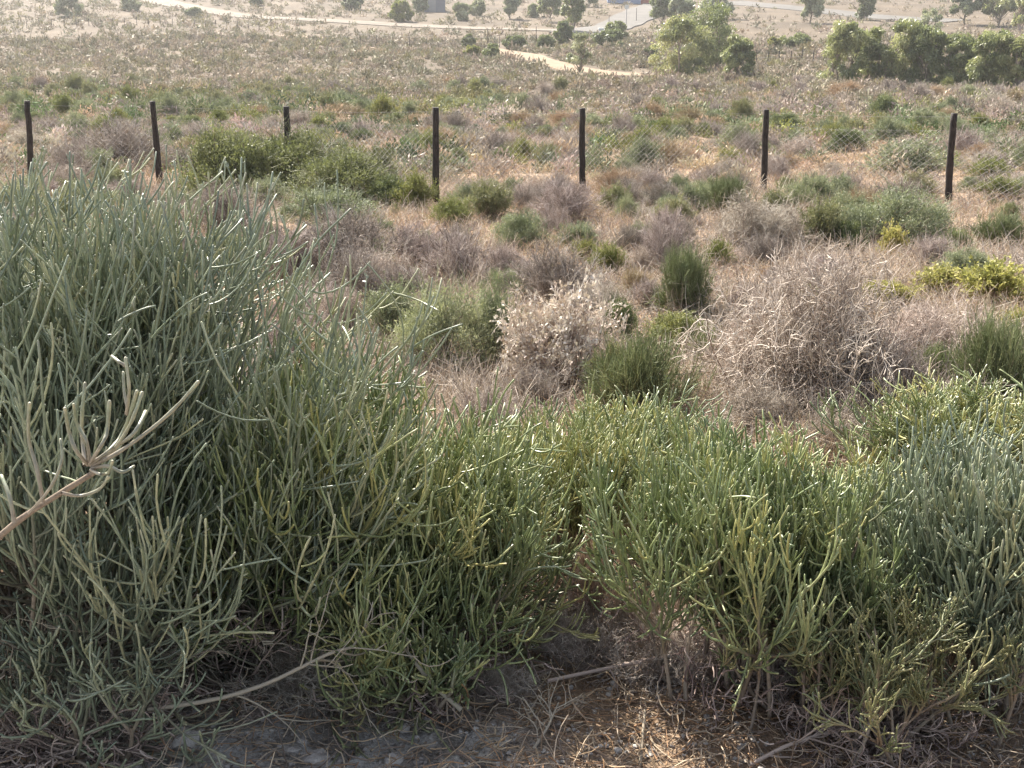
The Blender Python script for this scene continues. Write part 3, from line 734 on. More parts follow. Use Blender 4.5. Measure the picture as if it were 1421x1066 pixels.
S_('dark_shrub', 1330, 358, 60, 40, 'dark green shrub at the right end of the wide grey green one')
S_('herb', 1243, 358, 52, 46, 'yellow leafy herb in front of the wide grey green shrub')
S_('herb', 1390, 428, 140, 60, 'broad yellow leafy patch of herb at the right edge')
S_('herb', 1320, 412, 100, 36, 'yellow herb left of the broad yellow patch')
S_('herb', 1250, 428, 80, 30, 'small yellow herb above the largest dead twig heap')
S_('herb', 1210, 425, 34, 34, 'smallest yellow herb, left of the one above the dead twig heap')
S_('herb', 1415, 470, 60, 40, 'yellow herb low at the right edge')
S_('yellowgreen_shrub', 1395, 278, 70, 28, 'low yellow green cushion right of the seventh post')
S_('dry_shrub', 1300, 372, 80, 46, 'brown dry shrub below the wide grey green shrub')
S_('dry_shrub', 1065, 378, 80, 50, 'olive brown dry shrub in front of the pale silvery heap')
S_('dry_shrub', 1155, 405, 90, 48, 'thin brown shrub in front of the bright green shrub')
S_('yellowgreen_shrub', 1000, 375, 50, 38, 'olive yellow tuft left of the olive brown dry shrub')
S_('reed_shrub', 1400, 350, 90, 50, 'pale green reedy shrub at the right edge below the seventh post')
# just behind the fence
S_('dry_shrub', 150, 245, 170, 78, 'large mauve grey shrub behind the fence between the first two posts')
S_('dry_shrub', 85, 255, 90, 60, 'mauve brown shrub right of the first post')
S_('bleached_shrub', 25, 205, 60, 24, 'pale silvery shrub left of the first post')
S_('dark_shrub', 637, 226, 34, 22, 'small dark round shrub right of the fourth post, seen through the netting')
S_('dark_shrub', 695, 230, 34, 30, 'dark round shrub halfway between the fourth and fifth posts')
S_('reed_shrub', 760, 236, 36, 34, 'narrow green shrub left of the fifth post, seen through the netting')
S_('dark_shrub', 838, 205, 26, 18, 'tiny dark shrub just right of the fifth post')
S_('dark_shrub', 1180, 210, 70, 32, 'dark green spreading shrub beyond the fence right of the sixth post')
S_('dark_shrub', 1095, 182, 60, 26, 'olive round shrub beyond the sixth post')
S_('dark_shrub', 502, 202, 44, 26, 'round dark blue green shrub between the third and fourth posts')
S_('dark_shrub', 550, 173, 24, 16, 'small dark bush far behind the third and fourth posts')
S_('greygreen_shrub', 1270, 248, 130, 50, 'wide tan and green mound beyond the fence left of the seventh post')
S_('yellowgreen_shrub', 650, 158, 90, 18, 'yellow green strip shrub beyond the top of the fourth post')

# ------------------------------------------------------------------ open scrub, one object per shrub, labelled by where it stands
POST_X = [40, 216, 400, 605, 808, 1062, 1319]
ORD = ['first', 'second', 'third', 'fourth', 'fifth', 'sixth', 'seventh']
def bay(px):
    k = sum(px > q for q in POST_X)
    if k == 0: return 'left of first post'
    if k == 7: return 'right of seventh post'
    return 'between %s and %s posts' % (ORD[k - 1], ORD[k])
LOOK = {'dry_shrub': 'mauve brown dry shrub', 'dead_shrub': 'pale dead twig shrub', 'reed_shrub': 'green reedy tuft', 'green_shrub': 'green leafy shrub',
        'dark_shrub': 'dark green shrub', 'greygreen_shrub': 'grey green shrub', 'round_shrub': 'rounded soft green shrub', 'yellowgreen_shrub': 'yellow green shrub', 'grass_tussock': 'straw coloured grass tuft'}
def in_r(px, py, x0, x1, y0, y1): return x0 < px < x1 and y0 < py < y1
def pick_kind(px, py, u):
    W = dict(dry_shrub=.28, dead_shrub=.14, grass_tussock=.2, greygreen_shrub=.13, round_shrub=.08, green_shrub=.05, dark_shrub=.05, yellowgreen_shrub=.07)
    py = py + 7 * math.sin(px * .021) + 5 * math.sin(px * .057 + 1)
    if in_r(px, py, -200, 560, 120, 178) or in_r(px, py, 820, 1600, 165, 210):
        W = dict(green_shrub=.22, greygreen_shrub=.14, round_shrub=.12, yellowgreen_shrub=.12, dark_shrub=.1, dry_shrub=.15, grass_tussock=.15)
    elif in_r(px, py, 590, 720, 140, 165): W = dict(yellowgreen_shrub=.7, greygreen_shrub=.3)
    elif py < 105 and px < 980: W = dict(greygreen_shrub=.30, dark_shrub=.12, dry_shrub=.28, yellowgreen_shrub=.10, dead_shrub=.10, grass_tussock=.1)
    elif in_r(px, py, 640, 1600, 205, 300): W = dict(dry_shrub=.32, grass_tussock=.28, dead_shrub=.16, greygreen_shrub=.1, round_shrub=.07, yellowgreen_shrub=.07)
    elif in_r(px, py, 860, 1600, 120, 168): W = dict(dry_shrub=.5, grass_tussock=.2, dead_shrub=.1, yellowgreen_shrub=.1, greygreen_shrub=.1)
    elif in_r(px, py, 240, 850, 300, 470): W = dict(dry_shrub=.5, dead_shrub=.1, greygreen_shrub=.12, round_shrub=.12, yellowgreen_shrub=.06, grass_tussock=.1)
    if py > 262:       # before the fence the greener plants are placed one by one
        W = dict(dry_shrub=.44, dead_shrub=.17, grass_tussock=.11, greygreen_shrub=.13, round_shrub=.09, green_shrub=.06)
    s = sum(W.values()); a = 0
    for k, v in W.items():
        a += v / s
        if u <= a: return k
    return k

SMALL = []
def scatter(n, d0, d1, size, gap, zone, seed, power=1.0, tries=40):
    rg = np.random.default_rng(seed); made = 0
    for _ in range(n * tries):
        if made >= n: break
        d = d0 + (d1 - d0) * rg.random() ** power
        x = rg.uniform(-.47, .47) * d
        rad = rg.uniform(*size) * .5
        if any((x - a) ** 2 + (d - b) ** 2 < ((c + rad) * gap) ** 2 for a, b, c in OCC): continue
        if on_road(np.array([x]), np.array([d]), rad + .6)[0]: continue
        z = float(hgt(x, d)); px, py = proj((x, d, z)); px, py = float(px), float(py)
        if not (-30 < px < 1450): continue
        # the feet of the posts stay in view
        hp = rad * 1.3 * F / d
        if any(abs(px - q) < rad * F / d * .9 + 4 and py > 262 and py - hp < 282 for q in (606, 809, 1061, 1317)): continue
        if any(py > fy - 2 and abs(px - fx) < fw * .5 + rad * F / d * .8 and py - hp < fy - .3 * fh for fx, fy, fw, fh in FEAT): continue
        # keep the bare sandy gap open
        if in_r(px, py, 860, 935, 380, 450): continue
        kind = pick_kind(px, py, rg.random())
        hh = rad * 2 * (rg.uniform(.45, .75) if kind != 'grass_tussock' else rg.uniform(.35, .55))
        st, fo = VAR[kind][rg.integers(0, NVAR)]
        o = bpy.data.objects.new(kind if kind != 'grass_tussock' else 'grass_tussock', fo); COL.objects.link(o)
        o.location = (x, d, z - .02); o.rotation_euler = (0, 0, rg.uniform(0, 6.28)); o.scale = (rad, rad, hh)
        OCC.append((x, d, rad)); made += 1
        SMALL.append((zone, kind, bay(px), px, o))
    return made
scatter(290, 4.6, 19.5, (.32, .85), .52, 'before fence', 21)
scatter(260, 21.5, 42, (.5, 1.15), .55, 'just beyond fence', 22)
scatter(300, 42, 95, (.7, 1.7), .55, 'far beyond fence', 23, 1.0)
def label_small():
    from collections import defaultdict
    G = defaultdict(list)
    for z, k, b, px, o in SMALL: G[(z, k, b)].append((px, o))
    NUM = ['', 'only', 'two', 'three', 'four', 'five', 'six', 'seven', 'eight']
    for (z, k, b), L in G.items():
        L.sort(key=lambda q: q[0]); n = len(L); look = LOOK[k]
        for j, (px, o) in enumerate(L):
            where = '%s, %s' % (z, b)
            if n == 1: lab = 'only small %s %s' % (look, where)
            elif n <= 8:
                p = 'leftmost' if j == 0 else 'rightmost' if j == n - 1 else ORD[j] + ' from left'
                lab = '%s, %s %s' % (p, look, where)
            else: lab = 'small %s %s' % (look, where)
            tag(o, lab, 'grass tuft' if k == 'grass_tussock' else 'shrub', 'small %ss %s' % (look, z) if n <= 8 else 'small %ss %s %s' % (look, z, b))
label_small()

# ------------------------------------------------------------------ scrub beyond counting, and ground cover
def stuff_mesh(name, V, Q, C, mat=None):
    me = bpy.data.meshes.new(name)
    V = V.astype(np.float32); Q = Q.astype(np.int32)
    me.vertices.add(len(V)); me.vertices.foreach_set('co', V.ravel())
    me.loops.add(Q.size); me.loops.foreach_set('vertex_index', Q.ravel())
    me.polygons.add(len(Q)); me.polygons.foreach_set('loop_start', (np.arange(len(Q)) * 4).astype(np.int32))
    me.update(calc_edges=True)
    at = me.attributes.new('hue', 'FLOAT_COLOR', 'POINT'); at.data.foreach_set('color', np.c_[C, np.ones(len(C))].astype(np.float32).ravel())
    me.materials.append(mat or M['stuff'])
    o = bpy.data.objects.new(name, me); COL.objects.link(o); o['kind'] = 'stuff'
    return o
PAL = {'dry_shrub': (.31, .26, .215), 'dead_shrub': (.42, .355, .29), 'grass_tussock': (.43, .34, .235), 'greygreen_shrub': (.20, .215, .13), 'round_shrub': (.19, .21, .12),
       'green_shrub': (.11, .16, .06), 'dark_shrub': (.075, .10, .05), 'yellowgreen_shrub': (.22, .22, .075)}
def far_scrub():
    rg = np.random.default_rng(9); X = []; Y = []; W = []; NQ = []
    for (d0, d1, n, s0, s1, q) in ((21.5, 45, 1500, .4, 1.0, 260), (45, 95, 4200, .6, 1.6, 120), (95, 180, 9500, .5, 1.9, 42), (180, 330, 6500, .7, 2.6, 26)):
        y = np.sqrt(rg.uniform(d0 ** 2, d1 ** 2, n)); x = rg.uniform(-.5, .5, n) * y
        X.append(x); Y.append(y); W.append(s0 + (s1 - s0) * rg.random(n) ** 2); NQ.append(np.full(n, q))
    X = np.concatenate(X); Y = np.concatenate(Y); W = np.concatenate(W) * .5; NQ = np.concatenate(NQ)
    # clumps and open patches
    dens = .5 + .5 * np.sin(X * .21 + np.sin(Y * .13) * 2) * np.sin(Y * .17 + np.sin(X * .09) * 2)
    keep = (rg.random(len(X)) < .6 + .4 * dens) & ~on_road(X, Y, .8)
    Z = hgt(X, Y); px, py = proj(np.c_[X, Y, Z])
    bare = (py < 70) & (px > 1010) & (rg.random(len(X)) < .35) | (py < 42) & (px > 480) & (rg.random(len(X)) < .4) | (px > 825) & (px < 912) & (py > 100) & (py < 112)
    keep &= ~bare
    X, Y, W, NQ, Z, px, py = (a[keep] for a in (X, Y, W, NQ, Z, px, py))
    kinds = [pick_kind(a, b, u) for a, b, u in zip(px, py, rg.random(len(X)))]
    base = np.array([PAL[k] for k in kinds]) * rg.uniform(.7, 1.3, (len(X), 1)) * rg.uniform(.93, 1.07, (len(X), 3))
    H = W * rg.uniform(.7, 1.2, len(X)) * np.array([.7 if k == 'grass_tussock' else 1. for k in kinds])
    idx = np.repeat(np.arange(len(X)), NQ); N = len(idx)
    az = rg.uniform(0, 2 * np.pi, N); el = np.arcsin(rg.uniform(0.0, 1, N)); rr = rg.uniform(.55, 1.05, N) * (1 + .22 * np.sin(az * 3 + idx) + .15 * np.sin(az * 5 + el * 7 + idx * 2.))
    dirv = np.stack([np.cos(az) * np.cos(el), np.sin(az) * np.cos(el), np.sin(el)], -1)
    far_ = np.clip((Y - 45) / 90, 0, .55)[:, None]; base = base * (1 - far_) + np.array([.25, .205, .14]) * rg.uniform(.8, 1.2, (len(X), 1)) * far_
    C = np.stack([X[idx], Y[idx], Z[idx]], -1) + dirv * rr[:, None] * np.stack([W[idx], W[idx], H[idx]], -1)
    Dv = nrm(dirv + rg.normal(size=(N, 3)) * .7 + [0, 0, .5]); Nn = nrm(dirv + rg.normal(size=(N, 3)) * .6)
    Sv = nrm(np.cross(Dv, Nn)); ln = (np.minimum(W[idx], .9) * rg.uniform(.09, .24, N) * np.clip(Y[idx] / 70, .8, 2.2))[:, None]; wd = ln * .32
    V = np.stack([C - Dv * ln, C + Sv * wd, C + Dv * ln, C - Sv * wd], 1).reshape(-1, 3)
    col = np.repeat(base[idx] * rg.uniform(.75, 1.25, (N, 1)), 4, axis=0)
    stuff_mesh('far_scrub', V, np.arange(N * 4).reshape(N, 4), col)
far_scrub()

def blades(name, n, dfun, ln, wd, cols, seed, lay=.6, mask=None):
    rg = np.random.default_rng(seed)
    y = dfun(rg.random(n)); x = rg.uniform(-.5, .5, n) * np.maximum(y, 2)
    # tufts: draw each blade towards a nearby tuft centre
    z = hgt(x, y); px, py = proj(np.c_[x, y, z])
    k = ~on_road(x, y, .3) & (np.sin(x * 1.7 + np.sin(y * .9)) * np.sin(y * 1.3 + np.sin(x * 1.1) * 2) > rg.uniform(-1, .35, n))
    if mask is not None: k &= mask(x, y, px, py)
    x, y, z = x[k], y[k], z[k]; N = len(x); sc = np.maximum(1, y / 9) ** .8
    P = np.c_[x, y, z - .005]
    D = nrm(rg.normal(size=(N, 3)) * lay + [0, 0, 1.]); L = (rg.uniform(*ln, N) * sc ** .6)[:, None]; w_ = (rg.uniform(*wd, N) * sc)[:, None]
    D[:, 2] = np.abs(D[:, 2]) * .9 + .02
    S = nrm(np.cross(D, rg.normal(size=(N, 3))))
    bend = rg.normal(size=(N, 3)) * .25; bend[:, 2] = -.1
    mid = P + D * L * .55; end = P + (D + bend) * L
    V = np.stack([P - S * w_, P + S * w_, mid + S * w_ * .8, mid - S * w_ * .8, end + S * w_ * .2, end - S * w_ * .2], 1)
    i = np.arange(N)[:, None] * 6
    Q = np.concatenate([i + [0, 1, 2, 3], i + [3, 2, 4, 5]])
    c = np.array(cols)[rg.integers(0, len(cols), N)] * rg.uniform(.7, 1.25, (N, 1))
    stuff_mesh(name, V.reshape(-1, 3), Q, np.repeat(c, 6, axis=0))
blades('dry_grass', 240000, lambda u: 4.2 * (55 / 4.2) ** u, (.06, .24), (.0012, .0026),
       [(.50, .37, .25), (.42, .31, .21), (.38, .27, .21), (.34, .25, .21), (.55, .43, .30), (.24, .22, .11)], 41)

def ground_twigs():
    """low dry brush carpeting the slope between the shrubs"""
    rg = np.random.default_rng(45); n = 130000
    y = 4.3 * (22 / 4.3) ** rg.random(n); x = rg.uniform(-.5, .5, n) * y
    dn = np.sin(x * 2.3 + np.sin(y * 1.9) * 1.5) * np.sin(y * 2.1 + np.sin(x * 1.6) * 2)
    px, py = proj(np.c_[x, y, hgt(x, y)])
    k = (dn > rg.uniform(-1.1, .4, n)) & ~((px > 860) & (px < 925) & (py > 375) & (py < 445) & (rg.random(n) < .8))
    x, y, dn = x[k], y[k], dn[k]; n = len(x)
    P0 = np.c_[x, y, hgt(x, y)]; tall = np.clip(.5 + .6 * dn, .25, 1)
    L = rg.uniform(.06, .32, n) * tall * (1 + y / 30)
    P = grow(P0, rg.normal(size=(n, 3)) * [.8, .8, .25] + [0, 0, .7], L, 4, .0, 1.1, rg, jit=.12)
    V, Q = tubes(P, np.outer(rg.uniform(.0007, .0015, n) * (1 + y / 8), np.linspace(1, .55, 4)), 3, rg)
    pal = np.array([(.46, .385, .31), (.40, .345, .305), (.51, .44, .365), (.33, .28, .24), (.45, .36, .265), (.57, .50, .41)])
    zone = (np.sin(x * .8 + 2) * np.sin(y * .6 + x * .3) * 3 + 3).astype(int) % 6
    c = pal[np.where(rg.random(n) < .55, zone, rg.integers(0, 6, n))] * rg.uniform(.7, 1.25, (n, 1))
    stuff_mesh('low_brush', V, Q, np.repeat(c, 12, axis=0))
ground_twigs()

def litter():
    rg = np.random.default_rng(51)
    n = 13000
    y = 1.9 + 2.4 * rg.random(n) ** 1.6; x = rg.uniform(-1.3, 1.5, n)
    k = (x > -.2 + rg.normal(size=n) * .2) | (rg.random(n) < .5)
    x, y = x[k], y[k]; n = len(x)
    P0 = np.c_[x, y, hgt(x, y) + rg.uniform(.002, .03, n) ** 1.0]
    D0 = rg.normal(size=(n, 3)) * [1, 1, .22]; L = rg.uniform(.02, .13, n)
    P = grow(P0, D0, L, 5, 0, 1.0, rg, jit=.15)
    P[..., 2] = np.maximum(P[..., 2], hgt(P[..., 0], P[..., 1]) + .002)
    V, Q = tubes(P, np.outer(rg.uniform(.0007, .0022, n), np.linspace(1, .6, 5)), 4, rg)
    pal = np.array([(.46, .33, .21), (.34, .24, .16), (.50, .40, .30), (.25, .19, .15), (.42, .25, .14), (.60, .48, .34)])
    c = pal[rg.integers(0, len(pal), n)] * rg.uniform(.7, 1.2, (n, 1))
    C = np.repeat(c, 20, axis=0)
    # crumbs of leaf and bark between the twigs
    n = 16000; y = 1.95 + 1.9 * rg.random(n) ** 1.5; x = rg.uniform(-1.2, 1.5, n)
    P0 = np.c_[x, y, hgt(x, y) + rg.uniform(.001, .007, n)]
    D = nrm(rg.normal(size=(n, 3)) * [1, 1, .35]); S = nrm(np.cross(D, rg.normal(size=(n, 3)) * .4 + [0, 0, 1]))
    l_ = rg.uniform(.002, .008, n)[:, None]; w_ = l_ * rg.uniform(.25, .6, n)[:, None]
    V2 = np.stack([P0 - D * l_, P0 + S * w_, P0 + D * l_, P0 - S * w_], 1).reshape(-1, 3)
    c2 = np.array([(.20, .15, .115), (.32, .24, .17), (.13, .105, .085), (.42, .33, .24), (.27, .25, .22)])[rg.integers(0, 5, n)] * rg.uniform(.7, 1.2, (n, 1))
    V, Q, C = np.r_[V, V2], np.r_[Q, np.arange(n * 4).reshape(n, 4) + len(V)], np.r_[C, np.repeat(c2, 4, axis=0)]
    stuff_mesh('twig_litter', V, Q, C)
litter()

def ico():
    bm = bmesh.new(); bmesh.ops.create_icosphere(bm, subdivisions=1, radius=1)
    V = np.array([v.co[:] for v in bm.verts]); T = np.array([[v.index for v in f.verts] for f in bm.faces]); bm.free(); return V, T
IV, IT = ico()
def stone(rg, s):
    V = IV.copy()
    for _ in range(9):      # planar chips make it angular
        nrm_ = nrm(rg.normal(size=3)); d = rg.uniform(.55, .85); t = V @ nrm_
        V = V - np.clip(t - d, 0, None)[:, None] * nrm_
    return V * np.asarray(s) * rg.uniform(.8, 1.2, 3)
def gravel():
    rg = np.random.default_rng(61); g = Geo()
    for _ in range(7000):
        y = rg.uniform(2.0, 2.9); x = rg.uniform(-1.1, .55) if rg.random() < .85 else rg.uniform(.5, 1.3)
        s = .0018 + .009 * rg.random() ** 5
        V = stone(rg, (s, s, s * .7)) + [x, y, float(hgt(x, y)) + s * .25]
        g.add(V, T=IT, tint=rg.random())
    o = g.build('gravel', M['rock'], smooth=False); o['kind'] = 'stuff'
gravel()
for px, py, s, lab in ((248, 1028, .055, 'largest pale calcrete stone half buried at bottom left'), (438, 1056, .03, 'flat pale stone at the bottom edge, right of the largest stone'),
                       (405, 1042, .016, 'small pale pebble left of the flat stone at the bottom edge'), (418, 1030, .014, 'smallest pale pebble above the flat stone'),
                       (545, 1055, .03, 'bluish white stone at the bottom edge below the dead branches'), (560, 1012, .018, 'grey stone beside the sunlit litter at bottom centre'),
                       (590, 1000, .014, 'small grey pebble up against the twigs at bottom centre')):
    rg = np.random.default_rng(int(px)); P, t = hit(px, py)
    g = Geo(); g.add(stone(rg, (s * 1.3, s, s * .6)) , T=IT); o = g.build('rock', M['rock'], smooth=False)
    o.location = (P[0], P[1], P[2] + s * .12); tag(o, lab, 'rock', 'stones on the road shoulder')
for px, py, s, lab in ((642, 222, .10, 'white rock behind the fence netting right of the fourth post'), (655, 216, .07, 'smaller white rock behind the fence netting'),
                       (545, 216, .12, 'pale rock among the shrubs behind the third and fourth posts')):
    rg = np.random.default_rng(int(px)); P, t = hit(px, py)
    g = Geo(); g.add(stone(rg, (s * 1.4, s, s * .8)), T=IT); o = g.build('rock', M['rock'], smooth=False)
    o.location = (P[0], P[1], P[2] + s * .5); tag(o, lab, 'rock', 'pale rocks beyond the fence')

# ------------------------------------------------------------------ wire fence
def fence():
    foot = [(42, 262), (222, 258), (404, 262), (606, 280), (809, 266), (1061, 264), (1317, 284)]
    top = [(36, 140), (212, 141), (397, 148), (605, 149), (809, 151), (1063, 152), (1325, 157)]
    rg = np.random.default_rng(71)
    ft = []
    for (a, b), (c, d) in zip(foot, top):
        h0, dep = hit(a, b); ft.append((*h0, dep, c, d))
    # one more post either side, outside the view
    root = empty('wire_fence', (ft[3][0], ft[3][1], ft[3][2])); o3 = np.array(root.location)
    tag(root, 'dark wooden post and wire netting fence crossing the scrub', 'fence')
    T = []; B = []
    for (x, y, z, dep, c, d) in ft:
        tp = at_depth(c, d, dep)
        # slide along the ray to the fence plane
        k = (y - CAM[1]) / (tp - CAM)[1]; tp = CAM + (tp - CAM) * k
        B.append(np.array([x, y, z])); T.append(tp)
    dx = B[1] - B[0]; T.insert(0, T[0] - dx + [0, 0, .02]); B.insert(0, B[0] - dx)
    dx = B[-1] - B[-2]; T.append(T[-1] + dx); B.append(B[-1] + dx)
    for k, (b, t_) in enumerate(zip(B, T)):
        b = b.copy(); b[2] = hgt(b[0], b[1]) - .25
        n = 12; s = np.linspace(0, 1, n)[:, None]
        P = b * (1 - s) + t_ * s + np.c_[rg.normal() * .018 * np.sin(s[:, 0] * 3.1 + rg.uniform(0, 3)), np.zeros(n), np.zeros(n)] + rg.normal(size=(n, 3)) * .003
        r0 = rg.uniform(.042, .056)
        g = Geo(); R = np.linspace(r0 * 1.08, r0 * .9, n) * (1 + rg.normal(size=n) * .03)
        # flat sawn top
        P = np.concatenate([P, P[-1:] + [0, 0, .004], P[-1:] + [0, 0, .006]]); R = np.concatenate([R, R[-1:] * .8, [.0005]])
        V, Q = tubes((P - o3)[None], R[None], 12, rg)
        ph = np.arange(len(V)); V = V + rg.normal(size=V.shape) * .0012
        g.add(V, Q=Q); g.build('post', M['pole'], root)
    T = np.array(T); B = np.array(B)
    B[:, 2] = hgt(B[:, 0], B[:, 1])
    def top_at(x): return np.stack([x, np.interp(x, B[:, 0], B[:, 1]) - .06, np.interp(x, T[:, 0], T[:, 2])], -1)
    # strands
    xs = np.linspace(B[0, 0], B[-1, 0], 160)
    base = hgt(xs, np.interp(xs, B[:, 0], B[:, 1]))
    tz = np.interp(xs, T[:, 0], T[:, 2])
    ph = np.interp(xs, B[:, 0], np.arange(len(B))) % 1
    for f in (.95, .80, .42, .04):
        sag = .02 * np.sin(ph * np.pi) * (1 if f > .7 else .4)
        P = np.stack([xs, np.interp(xs, B[:, 0], B[:, 1]) + .062, base + (tz - base) * f - sag], -1)
        g = Geo(); V, Q = tubes((P - o3)[None], np.full((1, 160), .0014), 4, rg); g.add(V, Q=Q); g.build('wire_strand', M['wire'], root)
    # diamond netting between the ground and the second strand
    x0, x1 = B[0, 0], B[-1, 0]; pitch = .085; HN = .80
    lines = []
    for s in (1, -1):
        for c in np.arange(x0 - 1.2, x1 + 1.2, pitch):
            u = np.linspace(0, 1, 8); x = c + s * u * 1.0
            xc = np.clip(x, x0, x1)
            if (x < x0).any() or (x > x1).any(): continue
            bb = hgt(xc, np.interp(xc, B[:, 0], B[:, 1])); tt = np.interp(xc, T[:, 0], T[:, 2])
            lines.append(np.stack([x, np.interp(xc, B[:, 0], B[:, 1]) + .070 + .004 * s, bb + (tt - bb) * (.03 + (HN - .03) * u)], -1))
    L = np.array(lines)
    g = Geo(); V, Q = tubes(L - o3, np.full(L.shape[:2], .0021), 3, rg); g.add(V, Q=Q); g.build('netting', M['netting'], root)
fence()

def post_row(name, pts, n, h_, label, wires=2, r=.05):
    W = np.array([hit(*p)[0] for p in pts]); seg = np.r_[0, np.cumsum(np.linalg.norm(np.diff(W[:, :2], axis=0), axis=1))]
    t = np.linspace(0, seg[-1], n); P = np.stack([np.interp(t, seg, W[:, 0]), np.interp(t, seg, W[:, 1])], -1)
    z = hgt(P[:, 0], P[:, 1]); root = empty(name, (P[0, 0], P[0, 1], z[0])); tag(root, label, 'fence')
    o = np.array(root.location); rg = np.random.default_rng(n)
    for k in range(n):
        a = np.array([P[k, 0], P[k, 1], z[k] - .1]) - o; b = a + [rg.normal() * .04, 0, h_ * rg.uniform(.9, 1.1) + .1]
        g = Geo(); s = np.linspace(0, 1, 4)[:, None]; add_tubes(g, (a * (1 - s) + b * s)[None], np.full((1, 4), r), 6, rg, [.5], 0., True)
        g.build('post', M['pole'], root)
    g = Geo(); Q_ = []
    for f in np.linspace(.45, .92, wires): Q_.append(np.c_[P, z + h_ * f] - o)
    V, Q = tubes(np.array(Q_), np.full((wires, n), .012), 3, rg); g.add(V, Q=Q); g.build('wire_strand', M['wire'], root)
post_row('field_fence', [(20, 40), (130, 36), (250, 36), (360, 42)], 22, 1.2, 'distant thin fence below the pale gravel road at upper left')
post_row('field_fence', [(500, 62), (600, 68), (690, 66), (770, 66)], 12, 1.5, 'distant thin fence along the scrub in the upper middle', r=.04)
post_row('field_fence', [(1050, 88), (1110, 86), (1160, 85)], 8, 1.3, 'short distant fence between the two clumps of gum trees')

# ------------------------------------------------------------------ trees
def tree_geo(seed, W_, H_, bottom=.1, nclump=34, nleaf=5200, leaf=(.30, .09), droop=.5, trunks=1, open_=.0):
    """trunk with limbs and a crown made of leaf clumps; W_,H_ in metres"""
    rg = np.random.default_rng(seed); tr, cr = Geo(), Geo()
    P0 = np.c_[rg.normal(size=(trunks, 2)) * W_ * .12 * (trunks > 1), np.full(trunks, -.15)]
    D0 = np.c_[rg.normal(size=(trunks, 2)) * .18, np.ones(trunks)]
    A = grow(P0, D0, np.full(trunks, H_ * .62), 9, .3, .35, rg, jit=.05)
    r0 = .035 * H_ / math.sqrt(trunks) * .8
    add_tubes(tr, A, np.outer(rg.uniform(.85, 1.1, trunks), np.linspace(1.1, .45, 9)) * r0, 8, rg, rg.uniform(.2, .8, trunks), 0.)
    # clump centres fill an uneven egg
    az = rg.uniform(0, 2 * np.pi, nclump); zc = bottom + (.95 - bottom) * rg.random(nclump) ** .85
    prof = np.sin(np.clip((zc - bottom * .3) / (1.05 - bottom * .3), 0, 1) ** .8 * np.pi) ** .6
    if bottom == 0: prof = np.sqrt(np.clip(1 - (np.clip(zc - .4, 0, 1) / .62) ** 2, .02, 1))    # foliage hangs to the ground
    rr = np.sqrt(rg.uniform(.05, 1, nclump)) * prof
    C = np.stack([np.cos(az) * rr * W_ * .40, np.sin(az) * rr * W_ * .40, zc * H_], -1)
    # limbs run from the trunk to each clump
    Lm = []
    for k in range(nclump):
        b = A[k % trunks]; j = int(np.clip((zc[k] - .18) / .62 * 8 * .75, 1, 8)); a = b[j]; s = np.linspace(0, 1, 7)[:, None]
        Lm.append(a * (1 - s) + C[k] * s + np.array([0, 0, -.06 * H_]) * (4 * s * (1 - s)) * .5 + rg.normal(size=3) * .04 * H_ * s * (1 - s))
    Lm = np.array(Lm); add_tubes(tr, Lm, np.outer(rg.uniform(.7, 1.2, nclump), np.linspace(.42, .1, 7)) * r0, 5, rg, rg.uniform(.2, .9, nclump), 0.)
    k = rg.integers(0, nclump, nleaf); cs = rg.uniform(.07, .18, nclump)[k] * (W_ + H_) * .5
    v = rg.normal(size=(nleaf, 3)); v = nrm(v) * (rg.random((nleaf, 1)) ** .45)
    p = C[k] + v * cs[:, None] * [1, 1, .85]
    p[:, 2] = np.maximum(p[:, 2], .04 * H_)
    D = nrm(rg.normal(size=(nleaf, 3)) * .7 + v * .5 + [0, 0, -droop]); N_ = rg.normal(size=(nleaf, 3)) + v
    sc = rg.uniform(.6, 1.3, nleaf); ct = rg.uniform(0, 1, nclump)[k]
    leaves(cr, p, D, N_, sc * leaf[0], sc * leaf[1], np.clip(ct + rg.normal(size=nleaf) * .18, 0, 1))
    return tr, cr
TREEV = {}
def tree(name, px, py, wpx, hpx, label, form='gum', mat='gum', seed=1, cat='tree', group=None):
    P, t = hit(px, py); s = t / F; W_ = wpx * s * (1.12 if form == 'gum' else 1); H_ = hpx * s * 1.04
    k = dict(gum=dict(bottom=.0, nclump=46, nleaf=9000, leaf=(.34, .10), droop=.8, trunks=3),
             tall=dict(bottom=.28, nclump=26, nleaf=4200, leaf=(.40, .13), droop=.6, trunks=1),
             thin=dict(bottom=.25, nclump=16, nleaf=1800, leaf=(.32, .10), droop=.5, trunks=1),
             bush=dict(bottom=.02, nclump=30, nleaf=4000, leaf=(.34, .14), droop=.0, trunks=4))[form]
    sc = min(2.2, max(1., t / 110))
    k['leaf'] = (k['leaf'][0] * sc, k['leaf'][1] * sc)
    tr, cr = tree_geo(seed, W_, H_, **k)
    P[2] = hgt(P[0], P[1]); root = empty(name, P); tag(root, label, cat, group)
    tr.build('trunk', M['bark'], root); cr.build('crown', M[mat], root)
    OCC.append((P[0], P[1], W_ * .5))
G1 = 'gum trees in the clump right of centre'
G2 = 'gum trees in the row at the right'
tree('gum_tree', 985, 106, 92, 92, 'tallest gum tree of the clump right of centre, with hanging foliage to the ground', seed=1, group=G1)
tree('gum_tree', 942, 107, 84, 76, 'rounded gum tree forming the left half of the clump right of centre', seed=2, group=G1)
tree('gum_tree', 1024, 110, 46, 56, 'small bright gum tree standing at the right of the clump right of centre', seed=3, group=G1)
tree('gum_tree', 1168, 116, 58, 78, 'first gum tree at the left end of the tree row, olive and pointed', seed=4, group=G2)
